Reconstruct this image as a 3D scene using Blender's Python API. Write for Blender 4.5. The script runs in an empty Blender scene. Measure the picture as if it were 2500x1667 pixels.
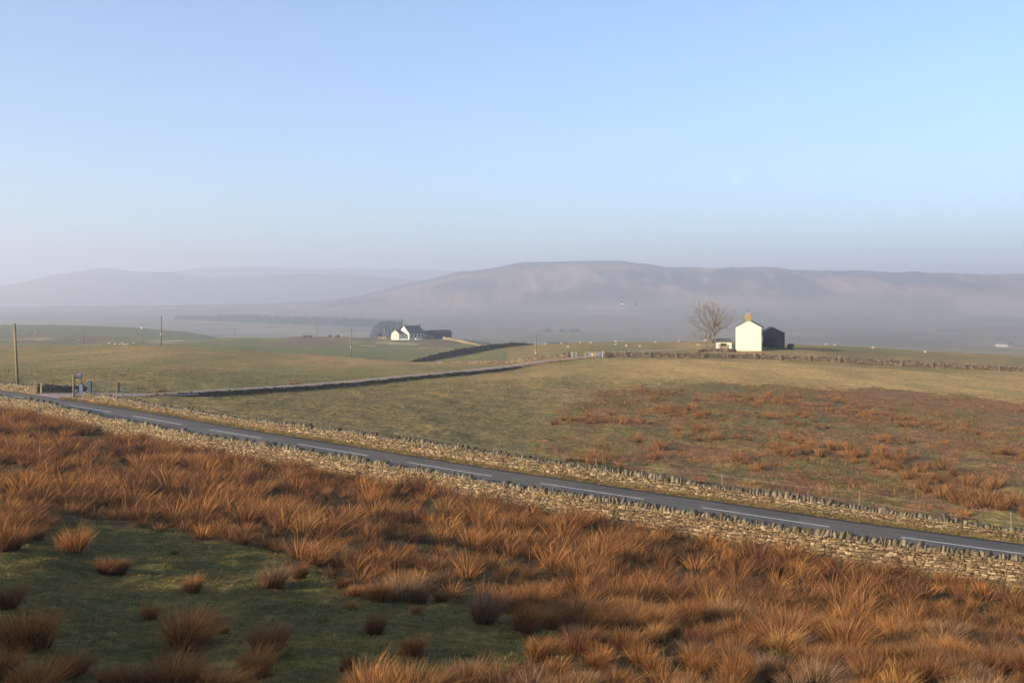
import bpy, math, random
import numpy as np
from mathutils import Vector, Matrix

# ------------------------------------------------------------------ camera, sky, sun, exposure
scene = bpy.context.scene
COL = scene.collection
F, Y0, CX = 2600.0, 740.0, 1250.0        # focal length and horizon in photo pixels
cam_data = bpy.data.cameras.new("camera")
cam_data.sensor_width = 36.0
cam_data.lens = 36.0 * F / 2500.0
cam_data.shift_y = -(833.5 - Y0) / 2500.0
cam_data.clip_start = 0.5
cam_data.clip_end = 40000.0
cam = bpy.data.objects.new("camera", cam_data)
COL.objects.link(cam)
cam.location = (0, 0, 0)
cam.rotation_euler = (math.radians(90), 0, 0)
scene.camera = cam

SUN_EL, SUN_ROT = math.radians(14.0), math.radians(237.0)
SD = Vector((math.sin(SUN_ROT) * math.cos(SUN_EL), math.cos(SUN_ROT) * math.cos(SUN_EL), math.sin(SUN_EL)))
world = bpy.data.worlds.new("World")
scene.world = world
world.use_nodes = True
wn = world.node_tree
wn.nodes.clear()
sky = wn.nodes.new("ShaderNodeTexSky")
sky.sky_type = 'NISHITA'
sky.sun_disc = False
sky.sun_elevation = SUN_EL
sky.sun_rotation = SUN_ROT
sky.altitude = 400
sky.air_density = 0.8
sky.dust_density = 2.0
sky.ozone_density = 2.5
bg = wn.nodes.new("ShaderNodeBackground")
bg.inputs[1].default_value = 0.119
wo = wn.nodes.new("ShaderNodeOutputWorld")
wn.links.new(sky.outputs[0], bg.inputs[0])
wn.links.new(bg.outputs[0], wo.inputs[0])

sun_l = bpy.data.lights.new("sun", 'SUN')
sun_l.energy = 4.6
sun_l.angle = math.radians(0.5)
sun_l.color = (1.0, 0.81, 0.57)
sun_o = bpy.data.objects.new("sun", sun_l)
COL.objects.link(sun_o)
sun_o.rotation_euler = SD.to_track_quat('Z', 'Y').to_euler()

scene.view_settings.view_transform = 'Standard'
scene.view_settings.look = 'None'
scene.view_settings.gamma = 1.0
scene.view_settings.use_curve_mapping = False
scene.view_settings.exposure = 1.36
HAZE_DENSITY = 0.00036
HAZE_COLOR = (0.705, 0.775, 0.905)
scene.render.engine = 'CYCLES'
scene.cycles.use_denoising = True
try:
    scene.cycles.denoiser = 'OPENIMAGEDENOISE'
    scene.cycles.denoising_input_passes = 'RGB_ALBEDO_NORMAL'
    scene.cycles.denoising_prefilter = 'NONE'
except Exception:
    pass
scene.cycles.max_bounces = 5
scene.cycles.diffuse_bounces = 3
scene.cycles.transparent_max_bounces = 6
scene.cycles.volume_bounces = 1
scene.cycles.use_adaptive_sampling = True
scene.cycles.adaptive_threshold = 0.012

rng = np.random.default_rng(7)
random.seed(7)

# ------------------------------------------------------------------ helpers
def S(r, g, b):
    """sRGB 0-255 to linear"""
    def f(c):
        c /= 255.0
        return c / 12.92 if c <= 0.04045 else ((c + 0.055) / 1.055) ** 2.4
    return (f(r), f(g), f(b), 1.0)

def tag(o, label=None, cat=None, group=None, kind=None):
    if label: o["label"] = label
    if cat: o["category"] = cat
    if group: o["group"] = group
    if kind: o["kind"] = kind
    return o

def link(name, mesh, parent=None):
    o = bpy.data.objects.new(name, mesh)
    COL.objects.link(o)
    if parent is not None: o.parent = parent
    return o

def empty(name, loc, rz=0.0, **kw):
    o = bpy.data.objects.new(name, None)
    o.empty_display_size = 0.3
    COL.objects.link(o)
    o.location = loc
    o.rotation_euler = (0, 0, rz)
    tag(o, **kw)
    return o

def copy_tree(o, parent=None):
    c = o.copy()
    COL.objects.link(c)
    if parent is not None: c.parent = parent
    for ch in [q for q in o.children]:
        copy_tree(ch, c)
    return c

def arr_mesh(name, verts, faces, mat, colors=None, cname="Col", smooth=False):
    """verts (N,3); faces (M,k) with k = 3 or 4, or a list of such arrays"""
    if not isinstance(faces, list): faces = [faces]
    if faces[0].shape[1] == 4:                                  # quads whose last corner repeats are triangles
        tri = faces[0][:, 2] == faces[0][:, 3]
        if tri.any(): faces = [faces[0][~tri], faces[0][tri][:, :3]]
    me = bpy.data.meshes.new(name)
    verts = np.asarray(verts, dtype=np.float32)
    me.vertices.add(len(verts))
    me.vertices.foreach_set("co", verts.ravel())
    loops = np.concatenate([f.ravel() for f in faces]).astype(np.int32)
    sizes = np.concatenate([np.full(len(f), f.shape[1], dtype=np.int32) for f in faces])
    starts = np.concatenate([[0], np.cumsum(sizes)[:-1]]).astype(np.int32)
    me.loops.add(len(loops))
    me.loops.foreach_set("vertex_index", loops)
    me.polygons.add(len(sizes))
    me.polygons.foreach_set("loop_start", starts)
    me.polygons.foreach_set("loop_total", sizes)
    if smooth:
        me.polygons.foreach_set("use_smooth", np.ones(len(sizes), dtype=bool))
    me.update(calc_edges=True)
    if colors is not None:
        ca = me.color_attributes.new(cname, 'FLOAT_COLOR', 'POINT')
        c4 = np.ones((len(verts), 4), dtype=np.float32)
        c4[:, :colors.shape[1]] = colors
        ca.data.foreach_set("color", c4.ravel())
    if mat: me.materials.append(mat)
    return me

class MB:
    """collects simple solids into one mesh"""
    def __init__(s): s.v, s.f = [], []
    def poly(s, pts, faces):
        b = len(s.v)
        s.v += [tuple(p) for p in pts]
        s.f += [tuple(b + i for i in f) for f in faces]
        return s
    def box(s, c, d, rz=0.0, taper=1.0):
        x, y, z = d[0] / 2, d[1] / 2, d[2] / 2
        ca, sa = math.cos(rz), math.sin(rz)
        pts = []
        for k, t in ((-1, 1.0), (1, taper)):
            for i, j in ((-1, -1), (1, -1), (1, 1), (-1, 1)):
                X, Y = i * x * t, j * y * t
                pts.append((c[0] + X * ca - Y * sa, c[1] + X * sa + Y * ca, c[2] + k * z))
        return s.poly(pts, [(3, 2, 1, 0), (4, 5, 6, 7), (0, 1, 5, 4), (1, 2, 6, 5), (2, 3, 7, 6), (3, 0, 4, 7)])
    def tube(s, a, b, r0, r1=None, n=8):
        a, b = Vector(a), Vector(b)
        r1 = r0 if r1 is None else r1
        q = (b - a).to_track_quat('Z', 'Y')
        pts = []
        for p, r in ((a, r0), (b, r1)):
            for i in range(n):
                t = 2 * math.pi * i / n
                pts.append(p + q @ Vector((r * math.cos(t), r * math.sin(t), 0)))
        fs = [(i, (i + 1) % n, n + (i + 1) % n, n + i) for i in range(n)]
        return s.poly(pts, fs + [tuple(range(n - 1, -1, -1)), tuple(range(n, 2 * n))])
    def prism(s, prof, y0, y1):
        """profile in (x, z) extruded along y"""
        n = len(prof)
        pts = [(x, y0, z) for x, z in prof] + [(x, y1, z) for x, z in prof]
        fs = [((i + 1) % n, i, n + i, n + (i + 1) % n) for i in range(n)]
        return s.poly(pts, fs + [tuple(range(n)), tuple(range(2 * n - 1, n - 1, -1))])
    def build(s, name, mat, parent=None, smooth=False):
        me = bpy.data.meshes.new(name)
        me.from_pydata(s.v, [], s.f)
        me.update()
        if smooth:
            for p in me.polygons: p.use_smooth = True
        me.materials.append(mat)
        return link(name, me, parent)

# numpy value noise
_perm = rng.permutation(4096)
_vals = rng.random(4096) * 2 - 1
def vnoise(x, y):
    xi, yi = np.floor(x).astype(np.int64), np.floor(y).astype(np.int64)
    fx, fy = x - xi, y - yi
    fx, fy = fx * fx * fx * (fx * (fx * 6 - 15) + 10), fy * fy * fy * (fy * (fy * 6 - 15) + 10)
    def h(a, b): return _vals[_perm[(a + _perm[b & 4095]) & 4095]]
    v00, v10, v01, v11 = h(xi, yi), h(xi + 1, yi), h(xi, yi + 1), h(xi + 1, yi + 1)
    return (v00 * (1 - fx) + v10 * fx) * (1 - fy) + (v01 * (1 - fx) + v11 * fx) * fy
def fbm(x, y, o=4, g=0.5):
    a, t, n = 1.0, 0.0, 0.0
    for k in range(o):
        t = t + a * vnoise(x + 17.3 * k, y - 9.1 * k)
        n += a
        x, y, a = x * 2.03, y * 2.03, a * g
    return t / n
def smooth01(x, a, b):
    t = np.clip((x - a) / (b - a), 0, 1)
    return t * t * (3 - 2 * t)

def pchip(xs, ys, x):
    """monotone cubic through one set of points"""
    xs, ys = np.asarray(xs, float), np.asarray(ys, float)
    h = np.diff(xs); d = np.diff(ys) / h
    m = np.zeros_like(ys)
    m[0], m[-1] = d[0], d[-1]
    for i in range(1, len(xs) - 1):
        if d[i - 1] * d[i] > 0:
            w1, w2 = 2 * h[i] + h[i - 1], h[i] + 2 * h[i - 1]
            m[i] = (w1 + w2) / (w1 / d[i - 1] + w2 / d[i])
    x = np.clip(x, xs[0], xs[-1])
    i = np.clip(np.searchsorted(xs, x) - 1, 0, len(xs) - 2)
    t = (x - xs[i]) / h[i]
    return ((2 * t**3 - 3 * t**2 + 1) * ys[i] + (t**3 - 2 * t**2 + t) * h[i] * m[i]
            + (-2 * t**3 + 3 * t**2) * ys[i + 1] + (t**3 - t**2) * h[i] * m[i + 1])

# ------------------------------------------------------------------ plan of the place: walls, road, ridge lines
PXS = np.arange(-700, 3301, 20.0)
w1_px = [-700, -400, 0, 100, 265, 500, 700, 1000, 1300, 1650, 2050, 2470, 2900, 3300]
w1_D = [162, 137, 111, 105.5, 97, 87, 81, 73.5, 67.5, 62, 56.5, 52, 48.2, 45.2]
w1_cr = [885, 918, 965, 980, 1017, 1059, 1090, 1138, 1187, 1240, 1301, 1354, 1408, 1456]
W1D = pchip(w1_px, w1_D, PXS)
W1C = pchip(w1_px, w1_cr, PXS)
W1 = np.stack([(PXS - CX) / F * W1D, W1D, (Y0 - W1C) / F * W1D], 1)      # crest
tan = np.gradient(W1[:, :2], axis=0)
tan /= np.linalg.norm(tan, axis=1)[:, None]
nrm = np.stack([-tan[:, 1], tan[:, 0]], 1)
nrm[nrm[:, 1] < 0] *= -1                                                 # away from the camera
ds_px = [-700, -300, 33, 110, 170, 324, 444, 511, 638, 728, 898, 994, 1201, 1320, 1572, 1713, 2025, 2200, 2500, 3300]
ds_py = [880, 924, 968, 981, 990, 1016, 1037, 1049, 1070, 1085, 1113, 1129, 1163, 1180.5, 1219, 1239.5, 1287, 1312, 1353, 1458]
def off(d):
    return W1[:, :2] + nrm * d
RC, HALF = 4.5, 2.65
rc = off(RC)
rc_px = CX + F * rc[:, 0] / rc[:, 1]
rc_z = (Y0 - pchip(ds_px, ds_py, rc_px)) / F * rc[:, 1]
ROAD = np.column_stack([rc, rc_z])
w2_px = [-700, 190, 300, 400, 600, 800, 1000, 1200, 1500, 1700, 1900, 2200, 2500, 3300]
w2_cr = [842, 956, 972, 989, 1020, 1045, 1071, 1101, 1146, 1177, 1204.5, 1248, 1290, 1400]
W2OFF = RC + HALF + 1.15
w2 = off(W2OFF)
W2PX = CX + F * w2[:, 0] / w2[:, 1]
W2 = np.column_stack([w2, (Y0 - pchip(w2_px, w2_cr, W2PX)) / F * w2[:, 1]])
W1H = 1.5

# lines of the landscape from near to far: each gives distance and height for every bearing
LINES = []
def line_xyz(p):
    px = CX + F * p[:, 0] / p[:, 1]
    o = np.argsort(px)
    LINES.append((np.interp(PXS, px[o], p[o, 1]), np.interp(PXS, px[o], p[o, 2])))
def line(pts, kind="py", sm=True):
    """pts: (px, D, py) or (px, D, z)"""
    a = np.array(pts, float)
    D = pchip(a[:, 0], a[:, 1], PXS)
    if kind == "py": z = (Y0 - pchip(a[:, 0], a[:, 2], PXS)) / F * D
    else: z = pchip(a[:, 0], a[:, 2], PXS)
    LINES.append((D, z))
def flat(D, z): LINES.append((np.full(len(PXS), float(D)), np.full(len(PXS), float(z))))
flat(-1500, 11); flat(-150, 9.5); flat(-60, 7.0); flat(-15, 1.2); flat(0, -1.8); flat(8, -4.1); flat(17, -6.35)
def shifted(p, d, z): return np.column_stack([p[:, :2] + nrm * d, z])
line_xyz(shifted(W1, -0.9, W1[:, 2] - W1H))
line_xyz(shifted(W1, 0.6, 0.5 * (W1[:, 2] - W1H) + 0.5 * rc_z))
line_xyz(shifted(W1, RC - HALF - 0.5, rc_z))
line_xyz(shifted(W1, RC + HALF + 0.3, rc_z))
line_xyz(shifted(W1, W2OFF - 0.35, rc_z + 0.02))
line_xyz(shifted(W1, W2OFF + 0.6, rc_z + 0.05))
TRACK = [(330, 125, 963), (540, 137.5, 952), (795, 156.7, 936), (923, 169, 925), (1050, 182, 912.5), (1140, 192.5, 905), (1250, 208, 893), (1340, 221, 881), (1410, 234, 872)]
line([(-700, 205, -10.2), (0, 150, -10.6), (200, 128, -10.6)] + [(p, d, (Y0 - y) / F * d) for p, d, y in TRACK[:-1]]
     + [(1500, 205, -12.2), (1700, 170, -12.4), (2500, 150, -14.8), (3300, 150, -15.6)], "z")
FLINE = [(-700, 300, 845), (0, 280, 845), (250, 268, 845), (393, 263, 846), (540, 268, 850), (700, 274, 862), (856, 278, 871), (1000, 262, 883),
         (1100, 250, 888), (1250, 242, 889), (1395, 237, 872), (1475, 237, 873), (1700, 240, 874), (1875, 243, 878), (2200, 245, 894), (2500, 248, 909), (3300, 255, 940)]
line(FLINE)
line([(-700, 315, 847), (0, 293, 846.5), (250, 280, 847), (393, 275, 848), (540, 280, 852), (700, 286, 863.5), (856, 290, 872), (1000, 274, 882.5), (1100, 263, 884), (1250, 256, 880), (1395, 251, 866), (1475, 253, 864),
      (1560, 255, 862), (1650, 256, 859), (1740, 257, 854), (1800, 257, 857.5), (1930, 257, 858), (2010, 258, 862), (2200, 260, 884), (2500, 263, 900), (3300, 270, 930)])
line([(-700, 370, 868), (0, 360, 866), (393, 350, 866), (700, 345, 868), (856, 340, 870), (940, 320, 878), (995, 300, 881), (1077, 290, 873.5), (1157, 306, 861),
      (1250, 330, 845), (1300, 345, 841), (1500, 370, 835), (1700, 380, 833.5), (1790, 380, 833), (1915, 370, 841), (2060, 352, 845), (2300, 340, 859), (2500, 332, 870), (3300, 320, 900)])
line([(-700, 460, 842), (0, 450, 842), (393, 450, 840), (550, 440, 843), (700, 430, 853), (856, 420, 857), (1000, 410, 860), (1077, 405, 864), (1157, 410, 874), (1250, 430, 890), (1500, 470, 915), (2500, 450, 930), (3300, 450, 940)])
line([(-700, 560, 834), (0, 560, 832), (393, 545, 838), (550, 540, 836), (700, 530, 842), (856, 530, 845), (1000, 540, 845), (1100, 550, 842), (1190, 560, 850), (1300, 580, 880), (2500, 600, 905), (3300, 600, 905)])
line([(-700, 640, 822), (0, 640, 822), (250, 640, 827), (360, 630, 834), (470, 620, 830), (570, 610, 826), (650, 600, 827), (745, 600, 823), (830, 600, 823.5), (900, 600, 827), (1000, 600, 828), (1060, 600, 827), (1110, 605, 829), (1190, 610, 838), (1300, 640, 866), (2500, 750, 880), (3300, 750, 880)])
line([(-700, 745, 812), (0, 745, 812), (250, 745, 818), (400, 745, 826), (500, 745, 834), (600, 745, 842), (1000, 745, 855), (1300, 780, 868), (2500, 900, 872), (3300, 900, 872)])
line([(-700, 950, 791), (0, 950, 793), (150, 950, 794), (300, 940, 799), (400, 930, 806), (500, 920, 818), (570, 925, 833), (700, 950, 848), (1000, 1000, 850), (2500, 1050, 858), (3300, 1050, 858)])
line([(-700, 1300, 838), (3300, 1300, 838)])
line([(-700, 1950, 801), (3300, 1950, 803)])
line([(-700, 2600, 772), (1250, 2550, 769), (3300, 2350, 785)])
line([(-700, 3300, 758), (0, 3300, 757), (600, 3100, 757), (1000, 2950, 757), (1300, 2900, 757), (1700, 2850, 757), (2000, 2800, 760), (2500, 2700, 772), (3300, 2650, 775)])
line([(-700, 3700, 751), (0, 3700, 750), (600, 3400, 748), (800, 3250, 739), (900, 3200, 731), (1000, 3150, 723), (1250, 3100, 713), (1600, 3080, 712), (2000, 3020, 718), (2500, 2920, 726), (3300, 2850, 730)])
line([(-700, 4000, 749), (0, 4000, 749), (600, 3700, 744), (800, 3500, 736), (900, 3450, 723), (984, 3410, 706), (1048, 3370, 696), (1130, 3350, 684), (1206, 3340, 677), (1257, 3330, 668), (1334, 3320, 663), (1410, 3310, 661), (1500, 3300, 664), (1600, 3290, 668), (1700, 3280, 668),
      (1800, 3270, 666), (2000, 3230, 674), (2100, 3220, 674), (2500, 3130, 686), (3300, 3050, 690)])
line([(-700, 4350, 748), (0, 4350, 748), (600, 4050, 742), (800, 3850, 733), (900, 3800, 717), (984, 3750, 694), (1048, 3720, 682), (1130, 3700, 662.5), (1155, 3700, 661), (1206, 3695, 654), (1239, 3690, 647.5), (1257, 3690, 643.5), (1275, 3690, 640), (1334, 3680, 640), (1410, 3680, 638), (1500, 3680, 637), (1516, 3675, 637.3), (1543, 3670, 641),
      (1569, 3665, 643), (1590, 3660, 646), (1617, 3660, 650.5), (1630, 3660, 653), (1689, 3650, 652.4), (1750, 3640, 656.4), (1808, 3640, 653), (1875, 3630, 652.3), (1915, 3620, 657), (2010, 3610, 662.5), (2070, 3600, 660.5), (2110, 3600, 660.5), (2150, 3590, 664), (2300, 3560, 667), (2400, 3540, 671), (2500, 3520, 673), (3300, 3450, 690)])
line([(-700, 4800, 750), (600, 4700, 747), (1000, 4600, 712), (1250, 4500, 690), (2500, 4400, 710), (3300, 4400, 720)])
line([(-700, 5600, 745), (-300, 5600, 725), (-100, 5600, 710), (0, 5600, 698), (50, 5600, 690), (100, 5600, 678), (150, 5600, 668), (200, 5600, 661.5), (230, 5600, 656), (262, 5600, 654), (285, 5600, 656.5), (310, 5600, 661), (340, 5600, 663), (420, 5600, 665),
      (457, 5600, 671), (520, 5600, 676), (625, 5600, 673.5), (700, 5600, 670), (758, 5600, 668), (891, 5600, 673), (971, 5600, 678.5), (1010, 5600, 682), (1080, 5600, 690), (1250, 5600, 705), (3300, 5600, 710)])
line([(-700, 6300, 735), (300, 6300, 690), (700, 6300, 690), (1080, 6300, 700), (3300, 6300, 715)])
line([(-700, 7600, 730), (0, 7600, 700), (300, 7600, 678), (420, 7600, 664), (457, 7600, 657), (540, 7600, 653), (625, 7600, 650.8), (758, 7600, 656.5), (891, 7600, 655), (1077, 7600, 660), (1150, 7600, 662), (1250, 7600, 672), (3300, 7600, 700)])
flat(8800, -40)
LD = np.array([l[0] for l in LINES])
LZ = np.array([l[1] for l in LINES])
for i in range(1, len(LD)):
    LD[i] = np.maximum(LD[i], LD[i - 1] + 0.3)

def road_dist(x, y):
    """signed distance from the road's centre line, positive away from the camera"""
    t = np.interp(CX + F * x / np.maximum(y, 10), rc_px, np.arange(len(rc)))
    best = np.full(x.shape, 1e9); sgn = np.zeros(x.shape)
    i0 = np.round(t).astype(int)
    for k in range(-4, 5):
        i = np.clip(i0 + k, 0, len(rc) - 2)
        a, b = rc[i], rc[i + 1]
        ab = b - a
        w = np.clip(((x - a[:, 0]) * ab[:, 0] + (y - a[:, 1]) * ab[:, 1]) / (ab ** 2).sum(1), 0, 1)
        dx, dy = x - a[:, 0] - w * ab[:, 0], y - a[:, 1] - w * ab[:, 1]
        d = np.hypot(dx, dy)
        n = nrm[i]
        m = d < best
        best = np.where(m, d, best)
        sgn = np.where(m, np.sign(dx * n[:, 0] + dy * n[:, 1]), sgn)
    return best * sgn

TRK = np.array([((p - CX) / F * d, d, (Y0 - y) / F * d) for p, d, y in
                [(92, 117.5, 963), (135, 121.0, 962.5), (185, 122.8, 962.5), (250, 124, 962.5)] + TRACK + [(1440, 243, 869), (1500, 264, 861), (1600, 270, 857), (1690, 274, 851)]])
def poly_dist(x, y, P):
    best = np.full(x.shape, 1e9)
    for a, b in zip(P[:-1], P[1:]):
        ab = b[:2] - a[:2]
        w = np.clip(((x - a[0]) * ab[0] + (y - a[1]) * ab[1]) / (ab ** 2).sum(), 0, 1)
        best = np.minimum(best, np.hypot(x - a[0] - w * ab[0], y - a[1] - w * ab[1]))
    return best

def track_side(x, y):
    """distance from the track on its lower, right-hand side, else a negative number"""
    best = np.full(x.shape, 1e9); sg = np.zeros(x.shape)
    for a, b in zip(TRK[4:-4], TRK[5:-3]):
        ab = b[:2] - a[:2]
        w = np.clip(((x - a[0]) * ab[0] + (y - a[1]) * ab[1]) / (ab ** 2).sum(), 0, 1)
        dx, dy = x - a[0] - w * ab[0], y - a[1] - w * ab[1]
        d = np.hypot(dx, dy); m = d < best
        best = np.where(m, d, best); sg = np.where(m, np.sign(dx * ab[1] - dy * ab[0]), sg)
    return best * sg

def zloft(x, y):
    px = np.clip(CX + F * x / np.maximum(y, 12.0), PXS[0], PXS[-1])
    j = np.clip(((px - PXS[0]) / 20.0).astype(int), 0, len(PXS) - 2)
    w = (px - PXS[j]) / 20.0
    D = LD[:, j] * (1 - w) + LD[:, j + 1] * w
    Z = LZ[:, j] * (1 - w) + LZ[:, j + 1] * w
    h = np.diff(D, axis=0); d = np.diff(Z, axis=0) / h
    m = np.zeros_like(Z)
    w1, w2_ = 2 * h[1:] + h[:-1], h[1:] + 2 * h[:-1]
    p = d[:-1] * d[1:]
    with np.errstate(divide='ignore', invalid='ignore'):
        mm = (w1 + w2_) / (w1 / d[:-1] + w2_ / d[1:])
    m[1:-1] = np.where(p > 0, mm, 0.0)
    m[0], m[-1] = d[0], d[-1]
    k = np.clip((D <= y[None, :]).sum(0) - 1, 0, len(D) - 2)
    c = np.arange(len(x))
    hk = h[k, c]
    t = np.clip((y - D[k, c]) / hk, 0, 1)
    return ((2 * t**3 - 3 * t**2 + 1) * Z[k, c] + (t**3 - 2 * t**2 + t) * hk * m[k, c]
            + (-2 * t**3 + 3 * t**2) * Z[k + 1, c] + (t**3 - t**2) * hk * m[k + 1, c]), px

HUMP = (-42.5, 2.5)
def zg(x, y):
    """height of the ground"""
    x = np.atleast_1d(np.asarray(x, float)); y = np.atleast_1d(np.asarray(y, float))
    z, px = zloft(x, y)
    rd = np.abs(road_dist(x, y))
    td = poly_dist(x, y, TRK)
    quiet = smooth01(rd, 5.5, 9.0) * smooth01(td, 2.2, 6.0)
    near = 1 - smooth01(y, 120, 200)
    z = z + quiet * near * (0.30 * fbm(x * 0.33, y * 0.33, 3) + 0.10 * fbm(x * 1.5, y * 1.5, 2) * (y < 60))
    mid = smooth01(y, 100, 160) * (1 - smooth01(y, 900, 1300))
    z = z + quiet * mid * 0.22 * fbm(x * 0.07, y * 0.05, 4)
    knoll = smooth01(y, 430, 520) * (1 - smooth01(y, 640, 720)) * (1 - smooth01(px, 1150, 1300))
    z = z + knoll * 1.1 * fbm(x * 0.045, y * 0.03, 4)
    far = smooth01(y, 2500, 3000)
    scar = smooth01(y, 3020, 3150) * (1 - smooth01(y, 3380, 3560)) * smooth01(px, 1200, 1500)
    rib = fbm(x * 0.012, y * 0.0025 + 3, 4, 0.6)
    z = z + far * 5 * fbm(x * 0.004, y * 0.004, 4) * (1 - smooth01(y, 3450, 3700) * 0.85) + scar * 15 * rib
    # unseen rise left of the frame, shaped to throw shade over the lower-left turf
    z = z + 7.0 * np.exp(-((y - HUMP[1]) / 18.0) ** 2 - ((x - HUMP[0]) / 9.0) ** 2)
    ts = track_side(x, y)
    z = z - 0.48 * smooth01(ts, 1.9, 2.3) * (1 - smooth01(ts, 6, 26)) * smooth01(y, 124, 132) * (1 - smooth01(y, 195, 228)) * (y < 240)
    # the made surfaces sit in shallow beds
    z = z - 0.14 * (1 - smooth01(rd, HALF - 0.1, HALF + 0.35)) - 0.10 * (1 - smooth01(td, 1.5, 2.0)) * smooth01(y, 90, 100)
    return z
def zg1(x, y): return float(zg([x], [y])[0])
def at(px, D, dz=0.0):
    x = (px - CX) / F * D
    return Vector((x, D, zg1(x, D) + dz))
def P(px, py, D): return Vector(((px - CX) / F * D, D, (Y0 - py) / F * D))
_DS = np.concatenate([np.arange(11, 150, 0.25), np.geomspace(150, 1500, 400)])
def ray(px, py):
    """first ground point met by a line of sight"""
    z = zg((px - CX) / F * _DS, _DS)
    hit = np.nonzero(z >= (Y0 - py) / F * _DS)[0]
    D = _DS[hit[0]] if len(hit) else 1500.0
    return Vector(((px - CX) / F * D, D, zg1((px - CX) / F * D, D)))

# ------------------------------------------------------------------ materials
def new_mat(name):
    m = bpy.data.materials.new(name)
    m.use_nodes = True
    nt = m.node_tree
    nt.nodes.clear()
    out = nt.nodes.new("ShaderNodeOutputMaterial")
    return m, nt, out
def N(nt, t, **kw):
    n = nt.nodes.new(t)
    for k, v in kw.items():
        if k.startswith("i_"):
            key = k[2:]
            n.inputs[int(key) if key.isdigit() else key.replace("_", " ")].default_value = v
        else: setattr(n, k, v)
    return n
def noise(nt, vec, scale, detail=4, rough=0.55):
    n = N(nt, "ShaderNodeTexNoise", i_Scale=scale, i_Detail=detail, i_Roughness=rough)
    nt.links.new(vec, n.inputs["Vector"])
    return n.outputs["Fac"]
def ramp(nt, fac, stops):
    r = nt.nodes.new("ShaderNodeValToRGB")
    el = r.color_ramp.elements
    while len(el) < len(stops): el.new(0.5)
    for e, (p, c) in zip(el, stops):
        e.position = p; e.color = c
    nt.links.new(fac, r.inputs[0])
    return r.outputs[0]
def math_n(nt, op, a, b=None, clamp=False):
    n = N(nt, "ShaderNodeMath", operation=op, use_clamp=clamp)
    for i, q in enumerate((a, b)):
        if q is None: continue
        if isinstance(q, (int, float)): n.inputs[i].default_value = q
        else: nt.links.new(q, n.inputs[i])
    return n.outputs[0]
def mix(nt, fac, a, b, mode='MIX'):
    n = N(nt, "ShaderNodeMix", data_type='RGBA', blend_type=mode)
    for sock, q in ((n.inputs[0], fac), (n.inputs[6], a), (n.inputs[7], b)):
        if isinstance(q, (int, float, tuple)): sock.default_value = q
        else: nt.links.new(q, sock)
    return n.outputs[2]
def plain(name, col, rough=0.85, var=0.25, scale=6.0, bump=0.0, metal=0.0, spec=0.3):
    """one colour broken up by two sizes of grain"""
    m, nt, out = new_mat(name)
    pos = N(nt, "ShaderNodeNewGeometry").outputs["Position"]
    f1, f2 = noise(nt, pos, scale), noise(nt, pos, scale * 0.17, 3)
    f = math_n(nt, 'ADD', math_n(nt, 'MULTIPLY', f1, 0.6), math_n(nt, 'MULTIPLY', f2, 0.6))
    lo = tuple(c * (1 - var) for c in col[:3]) + (1,)
    hi = tuple(min(1, c * (1 + var)) for c in col[:3]) + (1,)
    c = ramp(nt, f, [(0.38, lo), (0.8, hi)])
    b = N(nt, "ShaderNodeBsdfPrincipled", i_Roughness=rough, i_Metallic=metal)
    b.inputs["Specular IOR Level"].default_value = spec
    nt.links.new(c, b.inputs["Base Color"])
    if bump:
        bp = N(nt, "ShaderNodeBump", i_Strength=1.0, i_Distance=bump)
        nt.links.new(f1, bp.inputs["Height"]); nt.links.new(bp.outputs[0], b.inputs["Normal"])
    nt.links.new(b.outputs[0], out.inputs[0])
    return m

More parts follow.
